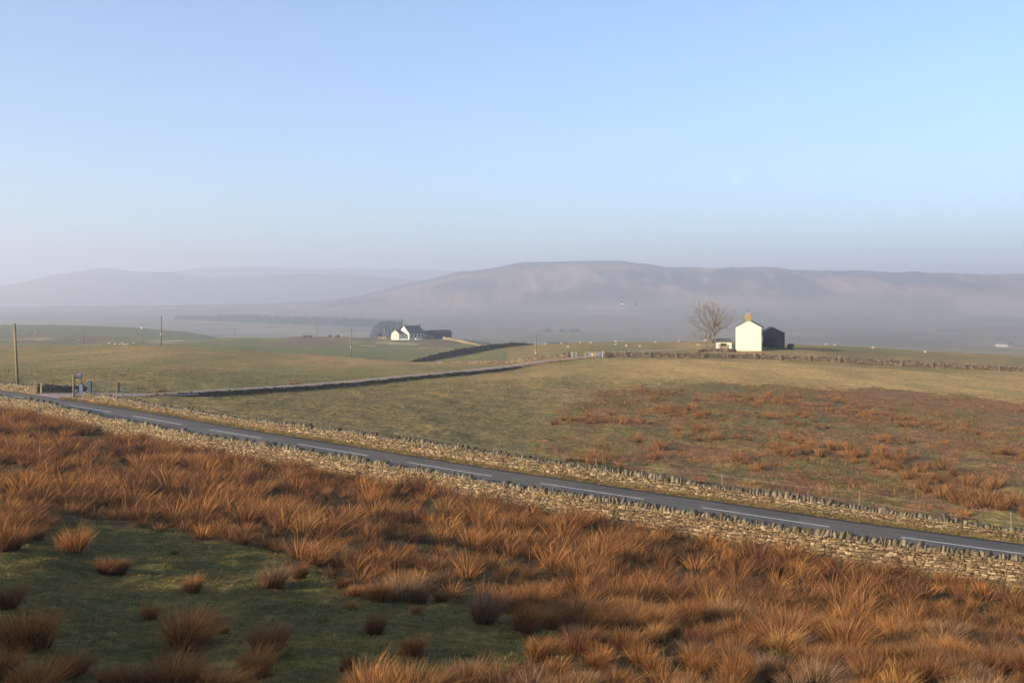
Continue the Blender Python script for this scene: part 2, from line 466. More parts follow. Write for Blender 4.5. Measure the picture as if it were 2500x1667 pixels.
def ground_material():
    m, nt, out = new_mat("moorland_turf")
    pos = N(nt, "ShaderNodeNewGeometry").outputs["Position"]
    ca_ = N(nt, "ShaderNodeAttribute", attribute_name="Col")
    col = ca_.outputs["Color"]
    mp = N(nt, "ShaderNodeMapping")
    mp.inputs["Scale"].default_value = (0.055, 0.007, 0.016)
    nt.links.new(pos, mp.inputs["Vector"])
    cr = ramp(nt, noise(nt, mp.outputs[0], 1.0, 5, 0.65), [(0.36, (0.12, 0.14, 0.17, 1)), (0.48, (0.9, 0.92, 0.95, 1)), (0.58, (1.15, 1.12, 1.08, 1)), (0.69, (2.3, 2.1, 1.95, 1))])
    col = mix(nt, math_n(nt, 'SUBTRACT', 1.0, ca_.outputs["Alpha"]), col, mix(nt, 1.0, col, cr, 'MULTIPLY'))
    fine, fleck, mid_, big = noise(nt, pos, 9.0, 5, 0.7), noise(nt, pos, 3.2, 3, 0.6), noise(nt, pos, 1.1, 5, 0.65), noise(nt, pos, 0.16, 4)
    v = math_n(nt, 'ADD', math_n(nt, 'MULTIPLY', fine, 0.45), math_n(nt, 'ADD', math_n(nt, 'MULTIPLY', mid_, 0.65), math_n(nt, 'MULTIPLY', fleck, 0.7)))
    g = ramp(nt, v, [(0.58, (0.30, 0.33, 0.33, 1)), (0.78, (0.80, 0.83, 0.82, 1)), (0.95, (1.12, 1.10, 1.05, 1)), (1.0, (1.75, 1.60, 1.35, 1))])
    c = mix(nt, 1.0, col, g, 'MULTIPLY')
    g2 = ramp(nt, big, [(0.3, (0.84, 0.88, 0.86, 1)), (0.7, (1.14, 1.08, 1.0, 1))])
    c = mix(nt, 1.0, c, g2, 'MULTIPLY')
    b = N(nt, "ShaderNodeBsdfPrincipled", i_Roughness=0.95)
    b.inputs["Specular IOR Level"].default_value = 0.1
    nt.links.new(c, b.inputs["Base Color"])
    h = math_n(nt, 'ADD', math_n(nt, 'MULTIPLY', fine, 0.3), math_n(nt, 'ADD', math_n(nt, 'MULTIPLY', mid_, 0.9), math_n(nt, 'MULTIPLY', fleck, 0.45)))
    bp = N(nt, "ShaderNodeBump", i_Strength=0.9, i_Distance=0.35)
    nt.links.new(h, bp.inputs["Height"]); nt.links.new(bp.outputs[0], b.inputs["Normal"])
    nt.links.new(b.outputs[0], out.inputs[0])
    return m
M_GROUND = ground_material()

def blade_material(name, base, mid_c, tip, alt, transl=0.28):
    """Col.r runs from root to tip, Col.g is one random number for each blade"""
    m, nt, out = new_mat(name)
    at_ = N(nt, "ShaderNodeAttribute", attribute_name="Col")
    sep = N(nt, "ShaderNodeSeparateColor")
    nt.links.new(at_.outputs["Color"], sep.inputs[0])
    oi = N(nt, "ShaderNodeObjectInfo").outputs["Random"]
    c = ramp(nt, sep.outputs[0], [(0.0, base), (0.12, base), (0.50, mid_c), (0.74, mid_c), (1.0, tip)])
    r = math_n(nt, 'FRACT', math_n(nt, 'ADD', sep.outputs[1], math_n(nt, 'MULTIPLY', oi, 0.0)))
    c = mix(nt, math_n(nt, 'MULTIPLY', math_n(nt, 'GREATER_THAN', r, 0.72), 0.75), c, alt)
    pos = N(nt, "ShaderNodeNewGeometry").outputs["Position"]
    patch = ramp(nt, noise(nt, pos, 0.35, 3), [(0.3, (0.60, 0.56, 0.56, 1)), (0.55, (0.92, 0.9, 0.9, 1)), (0.75, (1.2, 1.12, 0.95, 1))])
    c = mix(nt, 1.0, c, patch, 'MULTIPLY')
    tint = ramp(nt, sep.outputs[2], [(0.0, (0.70, 0.66, 0.68, 1)), (0.5, (1, 1, 1, 1)), (1.0, (1.35, 1.25, 1.05, 1))])
    c = mix(nt, 1.0, c, tint, 'MULTIPLY')
    ot = ramp(nt, oi, [(0.0, (0.80, 0.74, 0.74, 1)), (0.5, (1, 1, 1, 1)), (1.0, (1.22, 1.16, 1.02, 1))])
    c = mix(nt, 1.0, c, ot, 'MULTIPLY')
    d = N(nt, "ShaderNodeBsdfDiffuse"); t = N(nt, "ShaderNodeBsdfTranslucent")
    nt.links.new(c, d.inputs[0]); nt.links.new(c, t.inputs[0])
    mx = N(nt, "ShaderNodeMixShader", i_0=transl)
    nt.links.new(d.outputs[0], mx.inputs[1]); nt.links.new(t.outputs[0], mx.inputs[2])
    nt.links.new(mx.outputs[0], out.inputs[0])
    return m
M_RUSH = blade_material("dead_rush", (0.045, 0.028, 0.014, 1), (0.232, 0.098, 0.034, 1), (0.42, 0.24, 0.11, 1), (0.42, 0.225, 0.085, 1), 0.14)  # own rush colours, with gap shade painted at the root and sunlight at the tip
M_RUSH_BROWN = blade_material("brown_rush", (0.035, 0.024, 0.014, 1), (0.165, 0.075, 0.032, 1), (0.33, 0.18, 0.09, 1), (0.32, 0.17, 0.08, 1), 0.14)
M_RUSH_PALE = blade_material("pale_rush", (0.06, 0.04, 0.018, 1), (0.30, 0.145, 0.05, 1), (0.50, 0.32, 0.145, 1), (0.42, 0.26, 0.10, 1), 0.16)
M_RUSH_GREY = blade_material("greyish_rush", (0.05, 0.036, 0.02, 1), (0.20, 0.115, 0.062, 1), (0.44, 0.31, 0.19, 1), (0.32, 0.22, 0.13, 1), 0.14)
M_RUSH_FIELD = blade_material("pasture_rush", (0.09, 0.055, 0.025, 1), (0.25, 0.118, 0.044, 1), (0.37, 0.21, 0.09, 1), (0.27, 0.16, 0.08, 1), 0.15)
M_STRAW = blade_material("dry_grass", (0.20, 0.15, 0.07, 1), (0.32, 0.24, 0.115, 1), (0.44, 0.34, 0.18, 1), (0.16, 0.155, 0.06, 1))
M_LITTER = blade_material("grass_litter", (0.06, 0.055, 0.02, 1), (0.16, 0.125, 0.045, 1), (0.28, 0.21, 0.09, 1), (0.09, 0.10, 0.03, 1), 0.15)
M_PASTURE = blade_material("pasture_grass", (0.10, 0.088, 0.038, 1), (0.20, 0.158, 0.07, 1), (0.32, 0.245, 0.12, 1), (0.095, 0.095, 0.036, 1), 0.15)
M_TURFB = blade_material("green_grass", (0.035, 0.05, 0.012, 1), (0.150, 0.130, 0.038, 1), (0.25, 0.205, 0.08, 1), (0.23, 0.18, 0.085, 1))

def stone_material(name, pal, moss=0.5, light=0.12):
    m, nt, out = new_mat(name)
    at_ = N(nt, "ShaderNodeAttribute", attribute_name="Col").outputs["Color"]
    sep = N(nt, "ShaderNodeSeparateColor"); nt.links.new(at_, sep.inputs[0])
    oi = N(nt, "ShaderNodeObjectInfo").outputs["Random"]
    r = math_n(nt, 'FRACT', math_n(nt, 'ADD', sep.outputs[0], oi))
    n = len(pal)
    c = ramp(nt, r, [(i / (n - 1), p) for i, p in enumerate(pal)])
    pos = N(nt, "ShaderNodeNewGeometry").outputs["Position"]
    f = noise(nt, pos, 11.0, 5, 0.7)
    c = mix(nt, 1.0, c, ramp(nt, f, [(0.3, (0.55, 0.53, 0.5, 1)), (0.5, (1, 1, 1, 1)), (0.75, (1.45, 1.4, 1.3, 1))]), 'MULTIPLY')
    lich = math_n(nt, 'GREATER_THAN', noise(nt, pos, 4.2, 3, 0.6), 0.70)
    c = mix(nt, math_n(nt, 'MULTIPLY', lich, 0.7), c, (0.36, 0.31, 0.21, 1))
    ms = ramp(nt, noise(nt, pos, 1.1, 4, 0.7), [(0.60, (0, 0, 0, 1)), (0.66, (moss, moss, moss, 1))])
    c = mix(nt, ms, c, (0.07, 0.062, 0.018, 1))
    b = N(nt, "ShaderNodeBsdfPrincipled", i_Roughness=0.92)
    b.inputs["Specular IOR Level"].default_value = 0.2
    nt.links.new(c, b.inputs["Base Color"])
    bp = N(nt, "ShaderNodeBump", i_Strength=0.8, i_Distance=0.03)
    nt.links.new(f, bp.inputs["Height"]); nt.links.new(bp.outputs[0], b.inputs["Normal"])
    nt.links.new(b.outputs[0], out.inputs[0])
    return m
PALE = [(0.20, 0.155, 0.085, 1), (0.33, 0.26, 0.145, 1), (0.26, 0.20, 0.11, 1), (0.40, 0.33, 0.20, 1), (0.17, 0.14, 0.09, 1), (0.30, 0.23, 0.12, 1), (0.20, 0.155, 0.085, 1)]
PAL = [(0.104, 0.072, 0.040, 1), (0.205, 0.143, 0.076, 1), (0.137, 0.096, 0.052, 1), (0.268, 0.192, 0.105, 1), (0.065, 0.049, 0.031, 1), (0.17, 0.115, 0.057, 1), (0.12, 0.085, 0.045, 1), (0.35, 0.265, 0.165, 1), (0.104, 0.072, 0.040, 1)]
M_STONE = stone_material("gritstone", PAL, 0.9)
M_STONEP = stone_material("pale_gritstone", PALE, 0.4)
M_COPE = stone_material("gritstone_cope", [(0.085, 0.07, 0.046, 1), (0.155, 0.125, 0.08, 1), (0.11, 0.09, 0.058, 1), (0.215, 0.18, 0.12, 1), (0.085, 0.07, 0.046, 1)], 0.85)
M_MOSSY_SHADE = stone_material("mossy_shade_stone", [(0.06, 0.055, 0.035, 1), (0.10, 0.085, 0.05, 1), (0.075, 0.07, 0.035, 1), (0.06, 0.055, 0.035, 1)], 0.9)  # palette darkened to paint the track wall's shaded face, with moss over it
M_CORE = plain("wall_hearting", (0.055, 0.043, 0.027, 1), 0.95, 0.3, 8)

def road_material(name, col, aggregate=0.25, tracks=False):
    m, nt, out = new_mat(name)
    pos = N(nt, "ShaderNodeNewGeometry").outputs["Position"]
    f, g = noise(nt, pos, 24.0, 3, 0.7), noise(nt, pos, 0.5, 4)
    c = ramp(nt, math_n(nt, 'ADD', math_n(nt, 'MULTIPLY', f, 0.6), math_n(nt, 'MULTIPLY', g, 0.5)),
             [(0.38, tuple(q * (1 - aggregate) for q in col) + (1,)), (0.72, tuple(q * (1 + aggregate) for q in col) + (1,))])
    if tracks:                                    # wheel-polished lanes, grit along the edges, old patches
        lat = N(nt, "ShaderNodeAttribute", attribute_name="Col").outputs["Fac"]
        c = mix(nt, 1.0, c, ramp(nt, lat, [(0.0, (1.25, 1.1, 0.9, 1)), (0.05, (0.86, 0.84, 0.8, 1)), (0.15, (1.08, 1.08, 1.08, 1)), (0.27, (0.93, 0.93, 0.93, 1)), (0.40, (1.08, 1.08, 1.08, 1)), (0.5, (0.92, 0.92, 0.92, 1)),
                                                (0.60, (1.08, 1.08, 1.08, 1)), (0.73, (0.93, 0.93, 0.93, 1)), (0.85, (1.08, 1.08, 1.08, 1)), (0.95, (0.86, 0.84, 0.8, 1)), (1.0, (1.35, 1.15, 0.85, 1))]), 'MULTIPLY')
        pt_ = math_n(nt, 'GREATER_THAN', noise(nt, pos, 0.09, 1, 0.3), 0.60)
        c = mix(nt, math_n(nt, 'MULTIPLY', pt_, 0.35), c, (0.06, 0.056, 0.05, 1))
    b = N(nt, "ShaderNodeBsdfPrincipled", i_Roughness=0.8)
    b.inputs["Specular IOR Level"].default_value = 0.3
    nt.links.new(c, b.inputs["Base Color"])
    bp = N(nt, "ShaderNodeBump", i_Strength=0.5, i_Distance=0.02)
    nt.links.new(f, bp.inputs["Height"]); nt.links.new(bp.outputs[0], b.inputs["Normal"])
    nt.links.new(b.outputs[0], out.inputs[0])
    return m
M_ROAD = road_material("tarmac", (0.112, 0.099, 0.078), 0.25, tracks=True)
M_TRACK = road_material("gravel_track", (0.27, 0.205, 0.165), 0.35)
M_MARK = plain("road_paint", (0.66, 0.65, 0.60, 1), 0.7, 0.30, 14)
M_POLE = plain("creosoted_wood", (0.17, 0.145, 0.075, 1), 0.85, 0.3, 5)
M_POLEG = plain("weathered_grey_pole", (0.15, 0.125, 0.10, 1), 0.85, 0.25, 5)
M_POST = plain("fence_timber", (0.21, 0.165, 0.11, 1), 0.9, 0.3, 7)
M_GALV = plain("galvanised_steel", (0.40, 0.42, 0.43, 1), 0.5, 0.15, 8, metal=0.5)
M_GATE = plain("weathered_steel_gate", (0.075, 0.085, 0.09, 1), 0.6, 0.2, 8)
M_BLUE = plain("blue_paint", (0.03, 0.06, 0.10, 1), 0.6, 0.2, 5)
M_GREEN = plain("green_sign_paint", (0.012, 0.055, 0.042, 1), 0.5, 0.15, 5)
M_WHITE = plain("white_sign", (0.62, 0.65, 0.68, 1), 0.5, 0.06, 4)
M_WIRE = plain("fence_wire", (0.42, 0.41, 0.38, 1), 0.6, 0.1, 3)
M_RENDER = plain("white_render", (0.67, 0.59, 0.425, 1), 0.9, 0.06, 1.2)
M_RENDER2 = plain("cream_render", (0.66, 0.60, 0.46, 1), 0.9, 0.06, 1.2)
M_SLATE = plain("roof_slate", (0.075, 0.075, 0.08, 1), 0.75, 0.25, 3)
M_DARK = plain("dark_sheeting", (0.012, 0.017, 0.021, 1), 0.8, 0.3, 2)
M_DARKR = plain("dark_roof_sheet", (0.022, 0.03, 0.036, 1), 0.7, 0.2, 2)
M_BALE = plain("black_wrap", (0.016, 0.02, 0.024, 1), 0.7, 0.3, 2)
M_YSTONE = plain("lichened_chimney_stone", (0.21, 0.155, 0.065, 1), 0.9, 0.35, 3)
M_STAIN = plain("rust_stained_render", (0.60, 0.49, 0.34, 1), 0.9, 0.12, 5)
M_BROWN = plain("brown_paint", (0.14, 0.055, 0.035, 1), 0.7, 0.2, 5)
M_GLASS = plain("window_glass", (0.03, 0.035, 0.045, 1), 0.15, 0.1, 2, spec=0.6)
M_SURR = plain("stone_surround", (0.10, 0.10, 0.105, 1), 0.8, 0.2, 4)
M_BARK = plain("ash_bark", (0.15, 0.122, 0.088, 1), 0.95, 0.3, 4)
M_TWIG = plain("bare_twigs", (0.225, 0.19, 0.15, 1), 0.95, 0.25, 2)
M_FLEECE = plain("fleece", (0.35, 0.30, 0.225, 1), 0.95, 0.12, 9)
M_SHEEPSKIN = plain("sheep_face", (0.30, 0.26, 0.21, 1), 0.9, 0.2, 9)
M_CAR = plain("silver_car_paint", (0.62, 0.63, 0.66, 1), 0.35, 0.04, 3, spec=0.5)
M_TYRE = plain("tyre_rubber", (0.02, 0.02, 0.02, 1), 0.9, 0.1, 5)
M_CONIFER = plain("conifer_foliage", (0.018, 0.029, 0.024, 1), 0.95, 0.4, 0.2)
M_HEDGE = plain("shrub_foliage", (0.05, 0.055, 0.035, 1), 0.95, 0.4, 1.5)
M_SNOW = plain("old_snow", (0.85, 0.85, 0.85, 1), 0.9, 0.04, 0.05)
M_YELLOW = plain("yellow_sign", (0.75, 0.50, 0.06, 1), 0.6, 0.06, 3)
M_BIRDD = plain("dark_feathers", (0.02, 0.02, 0.022, 1), 0.8, 0.2, 20)
M_BIRDW = plain("white_feathers", (0.75, 0.74, 0.72, 1), 0.8, 0.05, 20)
M_TERRA = plain("chimney_clay", (0.42, 0.30, 0.19, 1), 0.85, 0.2, 4)
M_BLACK = plain("black_plastic", (0.012, 0.012, 0.013, 1), 0.6, 0.1, 5)

# ------------------------------------------------------------------ ground sheet
rows = np.concatenate([[-1490, -1100, -700, -400, -250], np.arange(-150, -20, 10.0), np.arange(-20, 12, 2.0), np.arange(12, 45, 0.40), np.arange(45, 135, 0.48),
                       np.geomspace(135, 420, 130), np.geomspace(425, 1000, 110), np.geomspace(1010, 2700, 70), np.geomspace(2720, 3800, 110), np.geomspace(3840, 8790, 60)])
us = np.concatenate([np.linspace(-1.05, -0.56, 26)[:-1], np.linspace(-0.56, 0.56, 270), np.linspace(0.56, 1.05, 26)[1:]])
GY, GU = np.meshgrid(rows, us, indexing='ij')
spread = np.where(GY > 40, GY, 40 - (GY - 40) * 0.0)
spread = np.where(GY < 0, 40 - GY * 1.0, spread)
# blend to a wider sheet close to and behind the viewpoint
wide = 1 + 3.0 * (1 - smooth01(GY, 10, 45)) * np.abs(GU) ** 2
GX = GU * np.where(GY > 45, GY, np.maximum(spread, GY)) * np.where(np.abs(GU) > 0.5, wide, 1)
gx, gy = GX.ravel(), GY.ravel()
gz = zg(gx, gy)
gpx = CX + F * gx / np.maximum(gy, 12)
gpy = Y0 - F * gz / np.maximum(gy, 12)

PATCH = [(-700, 1667), (-700, 1360), (0, 1352), (60, 1320), (120, 1283), (330, 1290), (430, 1300), (560, 1335), (690, 1352), (790, 1405), (860, 1455), (950, 1478), (1120, 1475),
         (1190, 1470), (1270, 1510), (1385, 1560), (1350, 1620), (1180, 1640), (1010, 1665), (900, 1690), (830, 1720), (820, 2200), (-700, 2200)]
RUSSET = [(1255, 1160), (1300, 1085), (1350, 1030), (1400, 975), (1470, 948), (1600, 946), (1800, 940), (1950, 946), (2100, 950), (2250, 962), (2330, 962), (2500, 985), (3300, 1040), (3300, 1420), (2500, 1320), (1700, 1210)]
def inside(px, py, poly):
    c = np.zeros(px.shape, bool)
    p = np.array(poly, float)
    for (x0, y0), (x1, y1) in zip(p, np.roll(p, -1, axis=0)):
        with np.errstate(divide='ignore', invalid='ignore'):
            c ^= ((y0 > py) != (y1 > py)) & (px < (x1 - x0) * (py - y0) / (y1 - y0) + x0)
    return c
# the plots as real places: outline points carried down to the ground once
def to_world(poly):
    return [tuple(ray(p, min(q, 2000))[:2]) for p, q in poly]
PATCH_W = to_world(PATCH)
RUSSET_W = to_world(RUSSET)
def in_patch(x, y):
    return inside(x + 0.5 * fbm(x * 0.5, y * 0.5, 3), y + 0.7 * fbm(x * 0.5 + 40, y * 0.5, 3), PATCH_W)
def in_russet(x, y):
    return inside(x + 3.0 * fbm(x * 0.12, y * 0.12, 4), y + 13 * fbm(x * 0.10 + 40, y * 0.06, 4) + 4 * fbm(x * 0.5, y * 0.4, 2), RUSSET_W)

def C3(*c): return np.array(c, float)
def lerp(a, b, w): return a * (1 - w[:, None]) + b * w[:, None]
def zone(i):
    return np.interp(np.clip(gpx, PXS[0], PXS[-1]), PXS, LD[i])
rd = road_dist(gx, gy)
n1, n2, n3 = fbm(gx * 0.035, gy * 0.012, 5), fbm(gx * 0.14, gy * 0.05, 5, 0.6), fbm(gx * 0.9, gy * 0.5, 4)
olive, tan_, green = C3(0.225, 0.170, 0.062), C3(0.325, 0.212, 0.086), C3(0.168, 0.152, 0.055)
col = np.tile(olive, (len(gx), 1))
col = lerp(col, tan_, smooth01(n1 + 0.5 * n2, -0.05, 0.5))
col = lerp(col, green, 0.8 * smooth01(-n1 - 0.5 * n2, 0.0, 0.5))
dk = smooth01(n2, 0.38, 0.55) * smooth01(gy, 100, 140)
col = lerp(col, C3(0.19, 0.115, 0.045), 0.6 * dk)
# darker greener sward just over the road on the left of the field
leftg = smooth01(gpx, 400, 700) * (1 - smooth01(gpx, 1250, 1600)) * (1 - smooth01(gy, 125, 190)) * (rd > 5)
col = lerp(col, C3(0.155, 0.126, 0.054), 0.75 * leftg)
# tan band along the upper field
band = smooth01(gy, 140, 175) * (1 - smooth01(gy, 225, 238)) * smooth01(gpx, 1300, 1650)
col = lerp(col, C3(0.47, 0.30, 0.11), 0.9 * band * (0.7 + 0.3 * np.clip(n2 * 2, -1, 1)))
rus = in_russet(gx, gy) & (rd > 5)
rcol = lerp(np.tile(C3(0.175, 0.135, 0.05), (len(gx), 1)), C3(0.225, 0.118, 0.056), smooth01(n2 * 0.6 + n1 * 0.4 + n3 * 0.9, -0.25, 0.15))
rcol = lerp(rcol, C3(0.135, 0.128, 0.048), 0.75 * smooth01(fbm(gx * 0.08 + 9, gy * 0.05, 4), 0.15, 0.4))
col = np.where(rus[:, None], rcol, col)
# foreground: bare brown litter below the rushes, green turf in the opening
fg = rd < -4.9
litter = lerp(np.tile(C3(0.065, 0.055, 0.02), (len(gx), 1)), C3(0.13, 0.072, 0.03), smooth01(n3, -0.3, 0.4))
turf = lerp(np.tile(C3(0.090, 0.085, 0.026), (len(gx), 1)), C3(0.18, 0.138, 0.05), smooth01(n3 + 0.5 * fbm(gx * 2.2, gy * 2.2, 3), -0.2, 0.7))
pt = in_patch(gx, gy)
col = np.where(fg[:, None], np.where(pt[:, None], turf, litter), col)
# verges
vg = (np.abs(rd) < 4.9) & (gy > 20)
vcol = lerp(np.tile(C3(0.31, 0.225, 0.115), (len(gx), 1)), C3(0.20, 0.17, 0.08), smooth01(n3, -0.1, 0.5))
vcol = lerp(vcol, C3(0.17, 0.075, 0.03), 0.8 * (1 - smooth01(np.abs(rd), HALF + 0.05, HALF + 0.5)))
col = np.where(vg[:, None], vcol, col)
# beyond the crest of the near fields
iF = [i for i in range(len(LD)) if abs(LD[i][0] - 300) < 1][0]
k = smooth01(gy - zone(iF), 4, 20) * (gpx < 1240)
far_c = lerp(np.tile(C3(0.140, 0.140, 0.052), (len(gx), 1)), C3(0.18, 0.155, 0.06), smooth01(n1, -0.2, 0.3))
moor = smooth01(gy, 455, 500) * (1 - smooth01(gy, 700, 760))
far_c = lerp(far_c, C3(0.155, 0.112, 0.062), moor * smooth01(fbm(gx * 0.05, gy * 0.02, 5) + 0.15, -0.02, 0.22))
far_c = lerp(far_c, C3(0.34, 0.29, 0.16), moor * smooth01(fbm(gx * 0.03 + 5, gy * 0.06 + 11, 4), 0.38, 0.5))
far_c = lerp(far_c, C3(0.135, 0.135, 0.055), smooth01(gy, 720, 780))
col = lerp(col, np.zeros(3), k) + far_c * k[:, None]
v = smooth01(gy, 1000, 1250)
val = lerp(np.tile(C3(0.16, 0.13, 0.075), (len(gx), 1)), C3(0.125, 0.105, 0.055), smooth01(fbm(gx * 0.004, gy * 0.0016, 5), -0.2, 0.25))
val = lerp(val, C3(0.21, 0.16, 0.095), smooth01(fbm(gx * 0.003 + 7, gy * 0.003, 4), 0.2, 0.45))
col = lerp(col, np.zeros(3), v) + val * v[:, None]
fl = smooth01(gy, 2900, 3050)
fell = lerp(np.tile(C3(0.185, 0.125, 0.082), (len(gx), 1)), C3(0.06, 0.055, 0.05), smooth01(fbm(gx * 0.006, gy * 0.004, 5), -0.15, 0.2))  # lit slopes and dark gullies painted into the albedo
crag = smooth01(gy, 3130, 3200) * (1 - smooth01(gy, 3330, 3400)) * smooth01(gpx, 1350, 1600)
fell = lerp(fell, C3(0.035, 0.038, 0.042), crag * smooth01(fbm(gx * 0.012, gy * 0.003, 5, 0.6), -0.15, 0.15))  # bluish dark paints the shadow among the crags
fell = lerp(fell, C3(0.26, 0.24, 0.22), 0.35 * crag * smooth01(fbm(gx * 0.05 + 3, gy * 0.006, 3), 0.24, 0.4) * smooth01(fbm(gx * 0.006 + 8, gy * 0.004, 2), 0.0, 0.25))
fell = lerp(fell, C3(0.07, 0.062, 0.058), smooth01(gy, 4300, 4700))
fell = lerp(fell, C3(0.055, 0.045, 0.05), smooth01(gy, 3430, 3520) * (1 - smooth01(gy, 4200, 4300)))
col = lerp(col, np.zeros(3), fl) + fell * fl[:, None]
nr, nc = GX.shape
idx = np.arange(nr * nc).reshape(nr, nc)
quads = np.stack([idx[:-1, :-1], idx[:-1, 1:], idx[1:, 1:], idx[1:, :-1]], -1).reshape(-1, 4)
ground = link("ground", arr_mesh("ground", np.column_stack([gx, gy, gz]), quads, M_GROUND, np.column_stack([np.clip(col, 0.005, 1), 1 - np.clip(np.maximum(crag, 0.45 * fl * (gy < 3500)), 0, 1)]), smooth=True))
tag(ground, kind="structure")

# ------------------------------------------------------------------ road, markings, track
def ribbon(name, line3, half, mat, dz, parent=None, cross=10, thick=0.25):
    L = np.asarray(line3)
    t = np.gradient(L[:, :2], axis=0); t /= np.linalg.norm(t, axis=1)[:, None]
    n = np.stack([-t[:, 1], t[:, 0]], 1)
    vs, m = [], cross + 1
    for j in range(m):
        o = (j / cross * 2 - 1)
        h = half if np.ndim(half) == 0 else np.asarray(half)[:, None]
        vs.append(np.column_stack([L[:, :2] + n * o * h, L[:, 2] + dz - 0.045 * o * o]))
    vs = [vs[0] - [0, 0, thick]] + vs + [vs[-1] - [0, 0, thick]]
    V = np.stack(vs, 1); r, c = V.shape[:2]
    ii = np.arange(r * c).reshape(r, c)
    q = np.stack([ii[:-1, :-1], ii[:-1, 1:], ii[1:, 1:], ii[1:, :-1]], -1).reshape(-1, 4)
    lat = np.concatenate([[0], np.linspace(0, 1, m), [1]])
    return link(name, arr_mesh(name, V.reshape(-1, 3), q, mat, np.tile(lat[None, :, None], (r, 1, 3)).reshape(-1, 3), smooth=False), parent)
def dense(Pl, step):
    Pl = np.asarray(Pl, float)
    s = np.concatenate([[0], np.cumsum(np.linalg.norm(np.diff(Pl[:, :2], axis=0), axis=1))])
    q = np.arange(0, s[-1], step)
    return np.column_stack([pchip(s, Pl[:, k], q) for k in range(3)]), q
road_l, _ = dense(ROAD[::2], 1.0)
road = tag(ribbon("road", road_l, HALF, M_ROAD, 0.03), kind="structure")
dashes = [(-160, -60), (33, 110), (170, 272), (324, 444), (511, 638), (728, 898), (994, 1201), (1320, 1572), (1713, 2025), (2200, 2510), (2720, 2990)]
rp = CX + F * road_l[:, 0] / road_l[:, 1]
o_ = np.argsort(rp)
for a, b in dashes:
    pxs = np.linspace(a, b, 12)
    seg = np.column_stack([np.interp(pxs, rp[o_], road_l[o_, i]) for i in range(3)])
    t = np.gradient(seg[:, :2], axis=0); t /= np.linalg.norm(t, axis=1)[:, None]
    n = np.stack([-t[:, 1], t[:, 0]], 1)
    w = 0.06
    V = np.concatenate([np.column_stack([seg[:, :2] - n * w, seg[:, 2] + 0.036]), np.column_stack([seg[:, :2] + n * w, seg[:, 2] + 0.036])])
    k12 = np.arange(11)
    link("road_marking", arr_mesh("road_marking", V, np.stack([k12, k12 + 12, k12 + 13, k12 + 1], 1), M_MARK), road)
trk, s_t = dense(TRK, 1.0)
trk[:, 2] = np.maximum(zg(trk[:, 0], trk[:, 1]) + 0.10, trk[:, 2] * 0 - 99)
tag(ribbon("track", trk, 1.75 + 1.6 * np.exp(-(s_t / 10.0) ** 2), M_TRACK, 0.03), kind="structure")

# ------------------------------------------------------------------ dry stone walls
def block_shape():
    """worked stone: back at y=+.5, bulging face at y=-.5, unit box"""
    v = []
    for y, s in ((0.5, 1.0), (-0.36, 1.0), (-0.5, 0.84)):
        v += [(-0.5 * s, y, -0.5 * s), (0.5 * s, y, -0.5 * s), (0.5 * s, y, 0.5 * s), (-0.5 * s, y, 0.5 * s)]
    f = [(8, 9, 10, 11)]
    for k in (0, 4):
        f += [(k + i, k + (i + 1) % 4, k + 4 + (i + 1) % 4, k + 4 + i) for i in range(4)]
    return np.array(v, float), np.array(f)
BV, BF = block_shape()
def cope_shape():
    v = []
    for z, sx, sy in ((0.0, 1.0, 1.0), (0.66, 0.92, 0.92), (1.0, 0.48, 0.72)):
        v += [(-0.5 * sx, -0.5 * sy, z), (0.5 * sx, -0.5 * sy, z), (0.5 * sx, 0.5 * sy, z), (-0.5 * sx, 0.5 * sy, z)]
    f = [(8, 9, 10, 11)]
    for k in (0, 4):
        f += [(k + i, k + (i + 1) % 4, k + 4 + (i + 1) % 4, k + 4 + i) for i in range(4)]
    return np.array(v, float), np.array(f)
CV, CF = cope_shape()
STONE_PROTO = [arr_mesh("stone", BV + rng.normal(0, 0.085, BV.shape), BF, M_STONE, np.full((12, 3), i / 9.0)) for i in range(9)]
COPE_PROTO = [arr_mesh("coping_stone", CV + rng.normal(0, 0.13, CV.shape), CF, M_COPE, np.full((12, 3), i / 9.0)) for i in range(9)]

